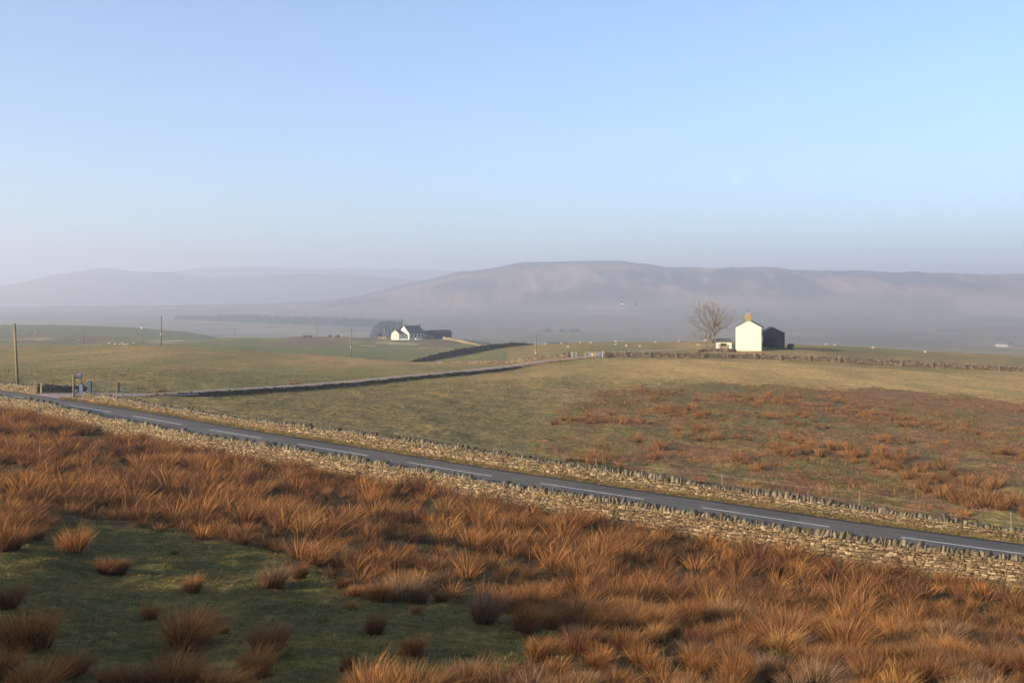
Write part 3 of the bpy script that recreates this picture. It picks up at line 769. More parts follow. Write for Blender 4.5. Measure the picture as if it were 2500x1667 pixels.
def stone_wall(line3, height, label, singles=0, course=0.125, length=0.235, thick=0.5, cope=(0.15, 0.30), follow_crest=True, jag=0.05,
               name="stone_wall", gap=0.0, mat=M_STONE, cmat=M_COPE, in_frame=True, cat="wall"):
    """line3 gives the crest; the face looks towards the viewpoint side (right of travel is away)"""
    L, s = dense(line3, 0.25)
    t = np.gradient(L[:, :2], axis=0); t /= np.linalg.norm(t, axis=1)[:, None]
    n = np.stack([-t[:, 1], t[:, 0]], 1)
    # face towards the camera
    if np.mean((n * L[:, :2]).sum(1)) > 0: face = -n
    else: face = n
    crest = L[:, 2]
    base = zg(L[:, 0] + face[:, 0] * 0.45, L[:, 1] + face[:, 1] * 0.45) - 0.12
    base_b = zg(L[:, 0] - face[:, 0] * 0.45, L[:, 1] - face[:, 1] * 0.45) - 0.12
    if not follow_crest: crest = base + 0.12 + height
    ch = 0.5 * (cope[0] + cope[1])
    top = crest - ch
    # core with battered faces
    hb, ht = thick / 2 - 0.07, thick / 2 - 0.12
    V = np.stack([np.column_stack([L[:, :2] + face * (hb + 0.04), base]), np.column_stack([L[:, :2] + face * ht, top]),
                  np.column_stack([L[:, :2] - face * (ht + 0.08), top]), np.column_stack([L[:, :2] - face * (hb + 0.12), base_b - 0.1])], 1)
    r = len(L)
    ii = np.arange(r * 4).reshape(r, 4)
    q = np.stack([ii[:-1, :3], ii[:-1, 1:], ii[1:, 1:], ii[1:, :3]], -1).reshape(-1, 4)
    caps = np.array([[ii[0, 0], ii[0, 1], ii[0, 2], ii[0, 3]], [ii[-1, 3], ii[-1, 2], ii[-1, 1], ii[-1, 0]]])
    core = link(name, arr_mesh(name, V.reshape(-1, 3), np.concatenate([q, caps]), M_CORE))
    tag(core, label, cat, kind="thing")
    def samp(a, x): return np.interp(x, s, a)
    st = []     # centre(3), dims(3), yaw, roll
    hmax = float(np.max(top - base))
    nrow = int(hmax / course) + 1
    edges = np.concatenate([[0], np.cumsum(rng.uniform(0.72, 1.3, nrow))]); edges *= hmax / edges[-1]
    for k in range(nrow):
        x = rng.uniform(-0.3, 0)
        n_ = int(s[-1] / (length * 0.6)) + 4
        lens = length * rng.uniform(0.35, 1.8, n_) * (1.25 if k < 2 else 1.0)
        xs = x + np.cumsum(lens) - lens / 2
        ok = (xs > 0) & (xs < s[-1])
        xs, lens = xs[ok], lens[ok]
        fb, ft = edges[k] / hmax, edges[k + 1] / hmax
        wob = 0.35 * course * fbm(xs * 0.35 + 31 * k, xs * 0.0 + k * 3.7, 2)
        b, tp = samp(base, xs), samp(top, xs)
        zc = b + (tp - b) * (fb + ft) / 2 + rng.normal(0, 0.016, len(xs)) + wob
        h = (tp - b) * (ft - fb) * np.where(rng.random(len(xs)) < 0.08, 1.55, rng.uniform(0.70, 1.12, len(xs)))
        fo = (hb + 0.02) * (1 - (fb + ft) / 2) + (ht + 0.02) * (fb + ft) / 2 + rng.normal(0, 0.018, len(xs))
        d = rng.uniform(0.16, 0.24, len(xs))
        st.append(np.column_stack([samp(L[:, 0], xs) + samp(face[:, 0], xs) * fo, samp(L[:, 1], xs) + samp(face[:, 1], xs) * fo, zc,
                                   lens * 0.93, d, h * 0.88, np.arctan2(samp(face[:, 1], xs), samp(face[:, 0], xs)) + math.pi / 2 + rng.normal(0, 0.07, len(xs)),
                                   rng.normal(0, 0.05, len(xs))]))
    st = np.concatenate(st)
    x = np.cumsum(rng.uniform(cope[0] * 0.6, cope[0] * 2.1, int(s[-1] / (cope[0] * 0.8)) + 5))
    x = x[x < s[-1]]
    wd = np.diff(np.concatenate([[0], x]))
    xc = x - wd / 2
    hh = cope[1] * np.clip(rng.normal(0.92, 0.25, len(xc)) * (1 + 0.5 * fbm(xc * 0.4, xc * 0.0 + 3.3, 2)), 0.35, 1.6)
    ct = np.column_stack([samp(L[:, 0], xc), samp(L[:, 1], xc), samp(top, xc) - 0.03, wd * 0.92, thick * rng.uniform(0.6, 0.85, len(xc)), hh,
                          np.arctan2(samp(face[:, 1], xc), samp(face[:, 0], xc)) + math.pi / 2 + rng.normal(0, 0.25, len(xc)), rng.normal(0.06, 0.2, len(xc))])
    for arr, V0, F0, protos, nm, m_ in ((st, BV, BF, STONE_PROTO, "stone", mat), (ct, CV, CF, COPE_PROTO, "coping_stone", cmat)):
        px = CX + F * arr[:, 0] / arr[:, 1]
        seen = (px > -20) & (px < 2520)
        order = np.argsort(np.where(seen, arr[:, 1] / (arr[:, 3] + arr[:, 5]), 1e9))
        single = order[:singles]
        rest = order[singles:]
        for i in single:
            a = arr[i]
            o = link(nm, protos[rng.integers(len(protos))], core)
            o.location = a[:3]; o.scale = a[3:6]; o.rotation_euler = (0, a[7], a[6])
        if len(rest):
            a = arr[rest]
            jit = 0.095 if nm == "stone" else 0.13
            Vv = V0[None] + rng.normal(0, jit, (len(a),) + V0.shape)
            Vv = Vv * a[:, None, 3:6]
            c_, s_ = np.cos(a[:, 7])[:, None], np.sin(a[:, 7])[:, None]
            X, Z = Vv[..., 0] * c_ + Vv[..., 2] * s_, -Vv[..., 0] * s_ + Vv[..., 2] * c_
            c_, s_ = np.cos(a[:, 6])[:, None], np.sin(a[:, 6])[:, None]
            Wx, Wy = X * c_ - Vv[..., 1] * s_, X * s_ + Vv[..., 1] * c_
            Vv = np.stack([Wx, Wy, Z], -1) + a[:, None, :3]
            Ff = (F0[None] + (np.arange(len(a)) * len(V0))[:, None, None]).reshape(-1, 4)
            tone = np.repeat(rng.random(len(a)), len(V0))[:, None] * np.ones(3)
            o = link(nm, arr_mesh(nm, Vv.reshape(-1, 3), Ff, m_, tone), core)
            o["kind"] = "stuff"
    return core

def clip_px(A, a, b):
    px = CX + F * A[:, 0] / A[:, 1]
    m = (px >= a) & (px <= b)
    return A[m]
def from_px(pts): return np.array([tuple(P(*p)) for p in pts])
# nearest first
stone_wall(clip_px(W1, -260, 2760), 1.5, "long dry stone wall running beside the road, nearest the rushes, with upright coping stones", singles=300, thick=0.62, cope=(0.15, 0.29))
stone_wall(clip_px(W2, 188, 2760), 1.1, "dry stone wall along the far side of the road with a wire fence behind it", singles=300, thick=0.55, cope=(0.14, 0.28))
W5R = [(1476, 858, 238), (1700, 861, 241), (1875, 864.5, 244), (2050, 871, 245), (2200, 879, 246), (2500, 895, 249), (2800, 912, 252)]
stone_wall(from_px(W5R), 1.2, "pale dry stone wall crossing the pasture in front of the white cottage", course=0.22, length=0.42, cope=(0.24, 0.34), thick=0.55)
stone_wall(from_px([(1012, 883.5, 262), (1060, 884, 257), (1100, 882, 252), (1170, 880, 247), (1250, 876, 243.5), (1320, 868, 240), (1392, 858.5, 238.5)]), 1.0,
           "low dry stone wall beside the farm track leading up to the gates", course=0.22, length=0.40, cope=(0.22, 0.3))
stone_wall(from_px([(990, 882.5, 266), (1035, 871, 276), (1077, 859.5, 287), (1157, 845, 308), (1210, 839.5, 321), (1250, 836.5, 333), (1302, 839.5, 350)]), 1.5,
           "dark shaded wall curving uphill along the edge of the sheep pasture", course=0.25, length=0.45, cope=(0.26, 0.34))
TB = np.array([((p - CX) / F * d, d) for p, d, y in TRACK[:-1]])
tt = np.gradient(TB, axis=0); tt /= np.linalg.norm(tt, axis=1)[:, None]
TB2 = TB + np.stack([tt[:, 1], -tt[:, 0]], 1) * 2.15
TB2 = np.column_stack([TB2, np.array([(Y0 - y) / F * d for p, d, y in TRACK[:-1]]) + np.linspace(0.16, 0.10, len(TB2))])
TB2 = TB2[:7]
stone_wall(TB2, 0.7, "low dark mossy wall on the shaded side of the farm track", course=0.2, length=0.4, cope=(0.25, 0.2), follow_crest=True, thick=0.5, mat=M_MOSSY_SHADE, cmat=M_MOSSY_SHADE)
stone_wall(from_px([(-260, 923, 141), (-60, 930.5, 130.5), (0, 933.5, 127.5), (40, 936.5, 125.5), (72, 939.5, 123.5), (98, 938, 122.3)]), 0.95, "short dry stone wall behind the leaning wooden pole", course=0.17, length=0.34, cope=(0.2, 0.28))
stone_wall(from_px([(104, 936.5, 124.2), (140, 938, 125.6), (180, 940, 127.2), (213, 941, 129)]), 1.3, "dark shaded stone wall beside the track entrance, behind the bus stop", course=0.17, length=0.34, cope=(0.2, 0.26))
stone_wall(from_px([(1704, 853, 251), (1722, 850.5, 252), (1752, 850, 252.5), (1790, 851, 253.5), (1797, 853, 255)]), 1.0, "low curved garden wall in front of the small white shed", course=0.2, length=0.36, cope=(0.22, 0.24))
stone_wall(from_px([(1082, 820.5, 596), (1100, 824, 590), (1128, 829.5, 582), (1160, 836, 575), (1192, 842.5, 570)]), 1.6, "sunlit stone wall falling away right of the distant farm barn", mat=M_STONEP, course=0.4, length=0.7, cope=(0.4, 0.4), thick=0.7)
stone_wall(from_px([(922, 820.5, 606), (940, 820.5, 606), (961, 821, 606)]), 1.4, "stone yard wall left of the distant white farmhouse", mat=M_STONEP, course=0.4, length=0.7, cope=(0.4, 0.4), thick=0.7)


# ------------------------------------------------------------------ rushes and grass
def blades(n, H, R, seed, wind=(0.42, 0.10), segs=4, width=0.006, spread=0.65, short=0.18, tint=None):
    g = np.random.default_rng(seed)
    a = g.uniform(0, 2 * np.pi, n)
    rr = R * np.sqrt(g.random(n)) * 0.55
    out = np.stack([np.cos(a), np.sin(a)], 1)
    lean = 0.8 * spread * (rr / (R * 0.55)) * g.uniform(0.4, 1.2, n) + np.abs(g.normal(0, 0.10, n))
    side = g.normal(0, 0.16, n)[:, None]
    Ln = H * g.uniform(0.62, 1.10, n)
    isshort = g.random(n) < short
    Ln = np.where(isshort, Ln * 0.55, Ln)
    droop = g.uniform(0.06, 0.55, n) + np.where(isshort, 0.45, 0) + 0.22 * (rr / (R * 0.55)) ** 2 * g.random(n)
    t = np.linspace(0, 1, segs + 1)[None, :]
    L = Ln[:, None]
    hor = np.sin(lean)[:, None] * t * L + droop[:, None] * t ** 2 * L * 0.6
    ver = np.cos(lean)[:, None] * t * L - droop[:, None] * t ** 2 * L * 0.45
    gust = g.uniform(0.5, 1.3, n)[:, None]
    px = out[:, :1] * (rr[:, None] + hor) - out[:, 1:] * side * t ** 2 * L + wind[0] * gust * t ** 2 * L
    py = out[:, 1:] * (rr[:, None] + hor) + out[:, :1] * side * t ** 2 * L + wind[1] * gust * t ** 2 * L
    pz = np.maximum(ver - 0.12 * np.hypot(*wind) * gust * t ** 2 * L, 0.01) - 0.03
    pc = np.stack([px, py, pz], -1)
    wa = g.uniform(0, np.pi, n)
    wv = np.stack([np.cos(wa), np.sin(wa), np.zeros(n)], 1)[:, None, :]
    rnd = g.random(n)
    wd = (width * g.uniform(0.7, 1.3, n) * np.where(rnd > 0.72, 1.75, 0.9))[:, None, None] * (1 - 0.88 * t ** 1.6)[..., None]  # in the rushes the pale blades are widened to stand for highlights
    V = np.stack([pc - wv * wd, pc + wv * wd], 2)                # n, segs+1, 2, 3
    k = segs + 1
    b = (np.arange(n) * k * 2)[:, None]
    j = np.arange(segs)[None, :] * 2
    q = np.stack([b + j, b + j + 1, b + j + 3, b + j + 2], -1)
    q[:, -1, 3] = q[:, -1, 2]
    q = q.reshape(-1, 4)
    c = np.zeros((n, k, 2, 3))
    c[..., 0] = t[:, :, None]
    c[..., 1] = rnd[:, None, None]
    c[..., 2] = 0.5 if tint is None else tint
    return V.reshape(-1, 3), q, c.reshape(-1, 3)

RUSH = []
for i in range(14):
    H = [0.95, 0.8, 1.05, 0.9][i % 4]
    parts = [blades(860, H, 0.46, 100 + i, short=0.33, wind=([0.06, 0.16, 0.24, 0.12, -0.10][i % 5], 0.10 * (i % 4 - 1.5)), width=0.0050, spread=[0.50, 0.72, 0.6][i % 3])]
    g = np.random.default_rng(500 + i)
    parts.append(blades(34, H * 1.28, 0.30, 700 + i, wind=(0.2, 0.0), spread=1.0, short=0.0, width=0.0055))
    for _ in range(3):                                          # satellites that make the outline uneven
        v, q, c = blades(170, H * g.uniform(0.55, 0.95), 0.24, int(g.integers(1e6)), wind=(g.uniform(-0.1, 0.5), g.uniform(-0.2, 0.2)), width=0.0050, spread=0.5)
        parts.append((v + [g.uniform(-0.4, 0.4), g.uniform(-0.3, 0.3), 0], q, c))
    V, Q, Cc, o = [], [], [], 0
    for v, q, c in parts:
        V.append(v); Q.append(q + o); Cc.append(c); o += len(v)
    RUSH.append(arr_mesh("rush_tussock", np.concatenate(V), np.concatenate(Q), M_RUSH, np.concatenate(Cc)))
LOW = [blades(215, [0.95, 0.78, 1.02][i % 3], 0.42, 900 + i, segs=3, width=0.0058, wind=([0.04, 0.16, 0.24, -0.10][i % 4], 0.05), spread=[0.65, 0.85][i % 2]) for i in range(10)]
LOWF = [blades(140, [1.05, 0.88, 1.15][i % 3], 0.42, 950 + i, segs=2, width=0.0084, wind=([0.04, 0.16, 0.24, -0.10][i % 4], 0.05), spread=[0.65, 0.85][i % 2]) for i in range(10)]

def scatter_mesh(name, items, protos, mat, kind="stuff"):
    """items: rows x, y, z, scale, yaw, zscale, tint; all joined"""
    V, Q, Cc, o = [], [], [], 0
    g = np.random.default_rng(5)
    for it in items:
        v, q, c = protos[g.integers(len(protos))]
        ca, sa = math.cos(it[4]), math.sin(it[4])
        w = np.empty_like(v)
        w[:, 0] = (v[:, 0] * ca - v[:, 1] * sa) * it[3] + it[0]
        w[:, 1] = (v[:, 0] * sa + v[:, 1] * ca) * it[3] + it[1]
        w[:, 2] = v[:, 2] * it[3] * it[5] + it[2]
        cc = c.copy(); cc[:, 2] = it[6]
        V.append(w); Q.append(q + o); Cc.append(cc); o += len(v)
    ob = link(name, arr_mesh(name, np.concatenate(V), np.concatenate(Q), mat, np.concatenate(Cc)))
    ob["kind"] = kind
    return ob

# dense bank of rushes between the viewpoint and the roadside wall
g = np.random.default_rng(21)
cand = []
cells = {}
for _ in range(42000):
    y = math.sqrt(g.uniform(13.0 ** 2, 112.0 ** 2))
    x = g.uniform(-0.56, 0.56) * y
    cand.append((x, y))
cand = np.array(cand)
crd = road_dist(cand[:, 0], cand[:, 1])
ok = (crd < -(RC + 0.75)) & ~in_patch(cand[:, 0], cand[:, 1])
dens = fbm(cand[:, 0] * 0.22, cand[:, 1] * 0.22, 3)
ok &= dens > -0.33
cand = cand[ok]
keep = []
for x, y in cand:
    r = 0.54 + 0.30 * min(1.0, max(0.0, (y - 14) / 32))
    ci, cj = int(x // 1.0), int(y // 1.0)
    bad = False
    for di in (-1, 0, 1):
        for dj in (-1, 0, 1):
            for q in cells.get((ci + di, cj + dj), ()):
                if (q[0] - x) ** 2 + (q[1] - y) ** 2 < r * r: bad = True
    if not bad:
        cells.setdefault((ci, cj), []).append((x, y)); keep.append((x, y))
keep = np.array(keep)
keep = keep[np.argsort(keep[:, 1])]
kz = zg(keep[:, 0], keep[:, 1])
DENSE_LABEL = "russet rush tussock in the dense bank of rushes below the roadside wall"
n_ind = 0
# tussocks that stand apart on the green turf: px, base py, width in photo px, height factor, label
LONE = [
    (185, 1351, 62, 1.15, "slim upright rush tussock alone on the turf, with a pale tuft at its left foot"),
    (258, 1406, 66, 0.85, "left half of the pair of joined low rush tussocks on the turf"),
    (292, 1404, 52, 0.9, "right half of the pair of joined low rush tussocks on the turf"),
    (95, 1317, 38, 1.0, "little rush tussock just below the rush bank near the left edge"),
    (22, 1345, 62, 1.1, "rush tussock at the left edge where the rush bank meets the turf"),
    (424, 1354, 16, 1.1, "tiny dark sprig of rush in the middle of the sunlit turf"),
    (475, 1449, 48, 1.2, "small tussock with tall pale seed stems on the open turf"),
    (672, 1432, 60, 1.0, "round rush tussock on the turf, left of a slim companion"),
    (727, 1412, 44, 1.2, "slim rush tussock with a straw-coloured foot beside a rounder one"),
    (370, 1514, 42, 1.1, "thin shaded tussock with straggling stems above the big dark tussock"),
    (455, 1577, 135, 0.75, "broad dark shaded tussock in the middle of the shadowed turf"),
    (478, 1535, 62, 1.0, "shaded tussock rising behind the broad dark tussock on the turf"),
    (545, 1553, 30, 1.0, "small shaded tuft at the right of the broad dark tussock"),
    (20, 1487, 80, 0.9, "dark shaded tussock cut by the left edge above the largest dark one"),
    (62, 1592, 140, 0.85, "largest dark shaded tussock at the lower left of the turf"),
    (655, 1618, 100, 1.15, "tall shaded tussock with grey tips at the lower middle of the turf"),
    (625, 1660, 90, 1.0, "grey-tipped tussock at the foot of the tall shaded one, by the bottom edge"),
    (180, 1655, 95, 0.95, "shaded straw-tipped tussock at the bottom edge right of the largest dark one"),
    (915, 1548, 58, 1.1, "dark upright tussock on the shaded turf near its right corner"),
    (1010, 1604, 58, 1.1, "dark tussock on the shaded turf above the bottom rush clumps"),
    (855, 1490, 34, 1.0, "small faded tuft at the upper right corner of the turf"),
    (1017, 1500, 28, 1.0, "short dark tuft below the right part of the rush bank"),
    (850, 1640, 34, 1.3, "thin dark reddish tuft left of the bottom rush clumps"),
    (1180, 1520, 95, 1.0, "greyish round tussock jutting into the turf from the rush bank"),
    (1285, 1545, 70, 1.05, "orange tussock at the right end of the turf, leaning right"),
]
KINDS_R = [(M_RUSH, "orange-brown"), (M_RUSH_BROWN, "dark brown"), (M_RUSH_PALE, "pale straw-tipped"), (M_RUSH_GREY, "greyish brown")]
LEANS = [np.mean(np.array([v.co.x for v in m.vertices])) for m in RUSH]
def where(px, py):
    cols = ["against the left edge", "at the far left", "towards the left", "left of the turf's middle", "above the turf's right half", "just left of the middle", "just right of the middle", "right of the turf", "well right of the turf",
            "towards the right", "at the far right", "against the right edge"]
    rows_ = ["high in the rush bank", "in the upper rush bank", "halfway up the rush bank", "in the lower rush bank", "low in the rush bank", "near the bottom", "just above the bottom edge", "along the bottom edge"]
    col_ = cols[int(np.clip(px / 2500 * 12, 0, 11))]
    row_ = rows_[int(np.clip((py - 1240) / 52, 0, 7))]
    return row_ + " " + col_
def rush_at(loc, scale, zf, label, group, dense=False):
    global n_ind
    k = int(g.integers(len(RUSH)))
    o = link("rush_tussock", RUSH[k])
    o.location = loc
    o.scale = (scale, scale * g.uniform(0.9, 1.1), scale * zf)
    o.rotation_euler = (g.normal(0, 0.06), g.normal(0.0, 0.08), g.normal(0, 0.6))
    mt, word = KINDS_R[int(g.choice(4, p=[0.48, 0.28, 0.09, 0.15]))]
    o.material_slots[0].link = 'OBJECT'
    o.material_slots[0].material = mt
    if dense:
        px, py = CX + F * loc[0] / loc[1], Y0 - F * (loc[2] + 0.3 * scale) / loc[1]
        size = "small " if scale < 0.60 else "big " if scale > 0.82 else ""
        lean = "windswept " if LEANS[k] > 0.075 else ""
        label = size + lean + word + " rush tussock " + where(px, py)
    tag(o, label, "rush tussock", group)
    n_ind += 1
    return o
for px, py, w, zf, lab in LONE:
    p = ray(px, py)
    if px < -50 or px > 2550: continue
    rush_at(p, w * p.y / F / 1.05, zf * 1.2, lab, "rush tussocks standing apart on the turf")
BOTTOM = [(420, 1690, 150), (330, 1700, 120), (540, 1700, 110), (90, 1700, 150), (270, 1690, 90), (0, 1660, 90), (470, 1678, 90), (930, 1735, 150), (1040, 1720, 110), (1150, 1700, 110), (1270, 1680, 100)]
for px, py, w in BOTTOM:
    p = ray(px, py)
    rush_at(p, w * p.y / F / 1.15, 0.95, "", "rush tussocks along the bottom edge", dense=True)
rest = []
def near_s(y): return 0.53 + 0.41 * float(smooth01(np.array([y]), 14, 48)[0])
for (x, y), z in zip(keep, kz):
    s = float(np.clip(g.normal(1.0, 0.22) * (1 + 0.55 * fbm(np.array([x * 0.42]), np.array([y * 0.42]), 2)[0]), 0.45, 1.6))
    pxx = CX + F * x / y
    pyy = Y0 - F * (z + 0.6) / y
    if n_ind < 300 and -60 < pxx < 2560 and pyy < 1720:
        rush_at((x, y, z), s * near_s(y), float(g.uniform(0.85, 1.12)), "", "rush tussocks in the dense bank", dense=True)
    else:
        rest.append((x, y, z, s * near_s(y) * (1.10 if y > 48 else 1.0), g.normal(0, 0.35), g.uniform(0.85, 1.1), g.random()))
# tussocks in the rough pasture over the road
cl = []
g2 = np.random.default_rng(33)
for _ in range(9000):
    y = math.sqrt(g2.uniform(60.0 ** 2, 150.0 ** 2)); x = g2.uniform(-0.06, 0.56) * y
    cl.append((x, y))
cl = np.array(cl)
keepf = in_russet(cl[:, 0], cl[:, 1]) & (road_dist(cl[:, 0], cl[:, 1]) > W2OFF - RC + 1.5)
dn = fbm(cl[:, 0] * 0.16, cl[:, 1] * 0.11, 4, 0.6)
keepf &= (dn + g2.normal(0, 0.10, len(cl))) > 0.33 - 0.20 * smooth01(cl[:, 0] / cl[:, 1], 0.25, 0.42) * (1 - smooth01(cl[:, 1], 78, 95))
cl = cl[keepf]
cells = {}; kf = []
for x, y in cl:
    ci, cj = int(x), int(y)
    if any((q[0] - x) ** 2 + (q[1] - y) ** 2 < 0.7 for di in (-1, 0, 1) for dj in (-1, 0, 1) for q in cells.get((ci + di, cj + dj), ())): continue
    cells.setdefault((ci, cj), []).append((x, y)); kf.append((x, y))
kf = np.array(kf)
fz = zg(kf[:, 0], kf[:, 1])
fitems = [(x, y, z, float(np.clip(g2.normal(0.80, 0.28), 0.35, 1.5)) * (1.3 - 0.5 * min(1, max(0, (y - 70) / 45))), g2.uniform(-0.6, 0.6), g2.uniform(1.05, 1.5), 0.2 + 0.6 * g2.random()) for (x, y), z in zip(kf, fz)]
near_rest = [it for it in rest if it[1] < 48]
far_rest = [it for it in rest if it[1] >= 48]
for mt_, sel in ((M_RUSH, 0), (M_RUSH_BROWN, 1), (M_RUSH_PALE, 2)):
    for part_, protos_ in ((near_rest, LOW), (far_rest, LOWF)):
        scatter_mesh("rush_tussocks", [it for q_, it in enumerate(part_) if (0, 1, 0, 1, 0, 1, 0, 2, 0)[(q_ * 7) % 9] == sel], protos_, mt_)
scatter_mesh("pasture_rush_tussocks", fitems, [blades(130, 0.80, 0.42, 970 + i, segs=2, width=0.0105, wind=(0.12, 0.03), spread=0.75) for i in range(8)], M_RUSH_FIELD)
# thin upright stalks of dead moor grass over the rough pasture
g3 = np.random.default_rng(44)
yy = np.sqrt(g3.uniform(60.0 ** 2, 165.0 ** 2, 46000)); xx = g3.uniform(-0.06, 0.56, 46000) * yy
okm = in_russet(xx, yy) & (road_dist(xx, yy) > W2OFF - RC + 1.0) & (fbm(xx * 0.1 + 3, yy * 0.08, 4, 0.6) + g3.normal(0, 0.2, 46000) > -0.05)
xx, yy = xx[okm], yy[okm]
zz = zg(xx, yy)
sprig = [blades(4, 0.42, 0.22, 1200 + i, segs=2, width=0.012, wind=(0.1, 0.0), spread=0.5, short=0.4) for i in range(12)]
scatter_mesh("moor_grass", np.column_stack([xx, yy, zz, g3.uniform(0.6, 1.3, len(xx)), g3.uniform(0, 6.28, len(xx)), g3.uniform(0.6, 1.2, len(xx)), g3.random(len(xx)) * 0.8]), sprig, M_RUSH_FIELD)
yy = np.sqrt(g3.uniform(66.0 ** 2, 175.0 ** 2, 34000)); xx = g3.uniform(-0.50, 0.56, 34000) * yy
okm = (road_dist(xx, yy) > W2OFF - RC + 0.9) & (poly_dist(xx, yy, TRK) > 3.0)
xx, yy = xx[okm], yy[okm]
pst = [blades(7, 0.17, 0.26, 1250 + i, segs=1, width=0.022, wind=(0.06, 0.0), spread=1.0, short=0.2) for i in range(12)]
scatter_mesh("pasture_grass", np.column_stack([xx, yy, zg(xx, yy), g3.uniform(0.5, 1.5, len(xx)), g3.uniform(0, 6.28, len(xx)), g3.uniform(0.6, 1.1, len(xx)), g3.random(len(xx)) * 0.8]), pst, M_PASTURE)
# straw and green grass on the verge and at the wall feet
g4 = np.random.default_rng(55)
vi = []
Lr, sr = dense(ROAD[::2], 0.5)
tr = np.gradient(Lr[:, :2], axis=0); tr /= np.linalg.norm(tr, axis=1)[:, None]
nr_ = np.stack([-tr[:, 1], tr[:, 0]], 1); nr_[nr_[:, 1] < 0] *= -1
for a in np.repeat(np.arange(len(Lr)), 22):
    if g4.random() < 0.5: o = HALF + 0.02 + abs(g4.normal(0, 0.5))
    else: o = g4.uniform(HALF + 0.05, W2OFF - RC - 0.35)
    if o > W2OFF - RC - 0.28: continue
    p = Lr[a, :2] + nr_[a] * o + tr[a] * g4.uniform(-0.25, 0.25)
    pxx = CX + F * p[0] / p[1]
    if pxx < 150 or pxx > 2560: continue
    vi.append((p[0], p[1], g4.uniform(0.45, 1.25) * (1.5 if o > W2OFF - RC - 0.7 and g4.random() < 0.3 else 1), g4.uniform(0, 6.28), g4.random()))
vi = np.array(vi)
vz = zg(vi[:, 0], vi[:, 1])
for a in np.repeat(np.arange(len(Lr)), 10):                       # field side of the near wall
    o = -(RC + 0.42 + abs(g4.normal(0, 0.35)))
    p = Lr[a, :2] + nr_[a] * o + tr[a] * g4.uniform(-0.25, 0.25)
    if -100 < CX + F * p[0] / p[1] < 2560: vi = np.vstack([vi, [[p[0], p[1], g4.uniform(0.8, 2.0), g4.uniform(0, 6.28), g4.random() * 0.6]]])
vz = zg(vi[:, 0], vi[:, 1])
vs = [blades(9, 0.26, 0.24, 1300 + i, segs=2, width=0.011, wind=(0.05, 0.0), spread=0.9, short=0.3) for i in range(12)]
scatter_mesh("verge_grass", np.column_stack([vi[:, 0], vi[:, 1], vz, vi[:, 2], vi[:, 3], np.full(len(vi), 0.9), vi[:, 4]]), vs, M_STRAW)
# short turf in the opening among the rushes
yy = np.sqrt(g4.uniform(13.5 ** 2, 46.0 ** 2, 70000)); xx = g4.uniform(-0.53, 0.22, 70000) * yy
okm = in_patch(xx, yy)
xx, yy = xx[okm], yy[okm]
zz = zg(xx, yy)
ts = [blades(7, 0.10, 0.17, 1400 + i, segs=1, width=0.006, wind=(0.25, 0.0), spread=1.1, short=0.3) for i in range(16)]
scatter_mesh("short_turf_grass", np.column_stack([xx, yy, zz, g4.uniform(0.6, 1.7, len(xx)), g4.normal(0, 0.6, len(xx)), g4.uniform(0.6, 1.1, len(xx)), g4.random(len(xx))]), ts, M_TURFB)
yl = np.sqrt(g4.uniform(13.5 ** 2, 75.0 ** 2, 26000)); xl = g4.uniform(-0.53, 0.53, 26000) * yl
okm = ~in_patch(xl, yl) & (road_dist(xl, yl) < -(RC + 0.5))
xl, yl = xl[okm], yl[okm]
ls = [blades(9, 0.24, 0.30, 1450 + i, segs=1, width=0.009, wind=(0.2, 0.0), spread=1.25, short=0.3) for i in range(12)]
scatter_mesh("dead_grass_litter", np.column_stack([xl, yl, zg(xl, yl), g4.uniform(0.6, 1.6, len(xl)), g4.uniform(0, 6.28, len(xl)), g4.uniform(0.6, 1.1, len(xl)), g4.random(len(xl)) * 0.7]), ls, M_LITTER)
# sparse bleached wisps
pick = g4.random(len(xx)) < 0.018
ws = [blades(26, 0.16, 0.22, 1500 + i, segs=3, width=0.006, wind=(0.3, 0.0), spread=1.3, short=0.2) for i in range(8)]
scatter_mesh("bleached_grass_wisps", np.column_stack([xx[pick], yy[pick], zz[pick], g4.uniform(0.5, 1.4, pick.sum()), g4.uniform(0, 6.28, pick.sum()), np.full(pick.sum(), 0.7), g4.random(pick.sum())]), ws, M_STRAW)
# reddish rough grass along the farm track
tl, _ = dense(TRK[4:-3], 0.5)
ti = []
for p in np.repeat(tl, 7, axis=0):
    pxx = CX + F * p[0] / p[1]
    side = 1 if g4.random() < 0.6 else -1
    d = 1.8 + abs(g4.normal(0, 0.5))
    q = p[:2] + np.array([-0.884, 0.468]) * d * side
    if side > 0 and fbm(np.array([p[0] * 0.08]), np.array([p[1] * 0.08]))[0] < 0.05: continue
    ti.append((q[0], q[1], g4.uniform(0.4, 1.2), g4.uniform(0, 6.28), g4.random()))
ti = np.array(ti)
scatter_mesh("trackside_grass", np.column_stack([ti[:, 0], ti[:, 1], zg(ti[:, 0], ti[:, 1]), ti[:, 2], ti[:, 3], np.full(len(ti), 0.9), ti[:, 4]]),
             [blades(9, 0.5, 0.4, 1600 + i, segs=2, width=0.02, wind=(0.1, 0), spread=0.6) for i in range(8)], M_RUSH)

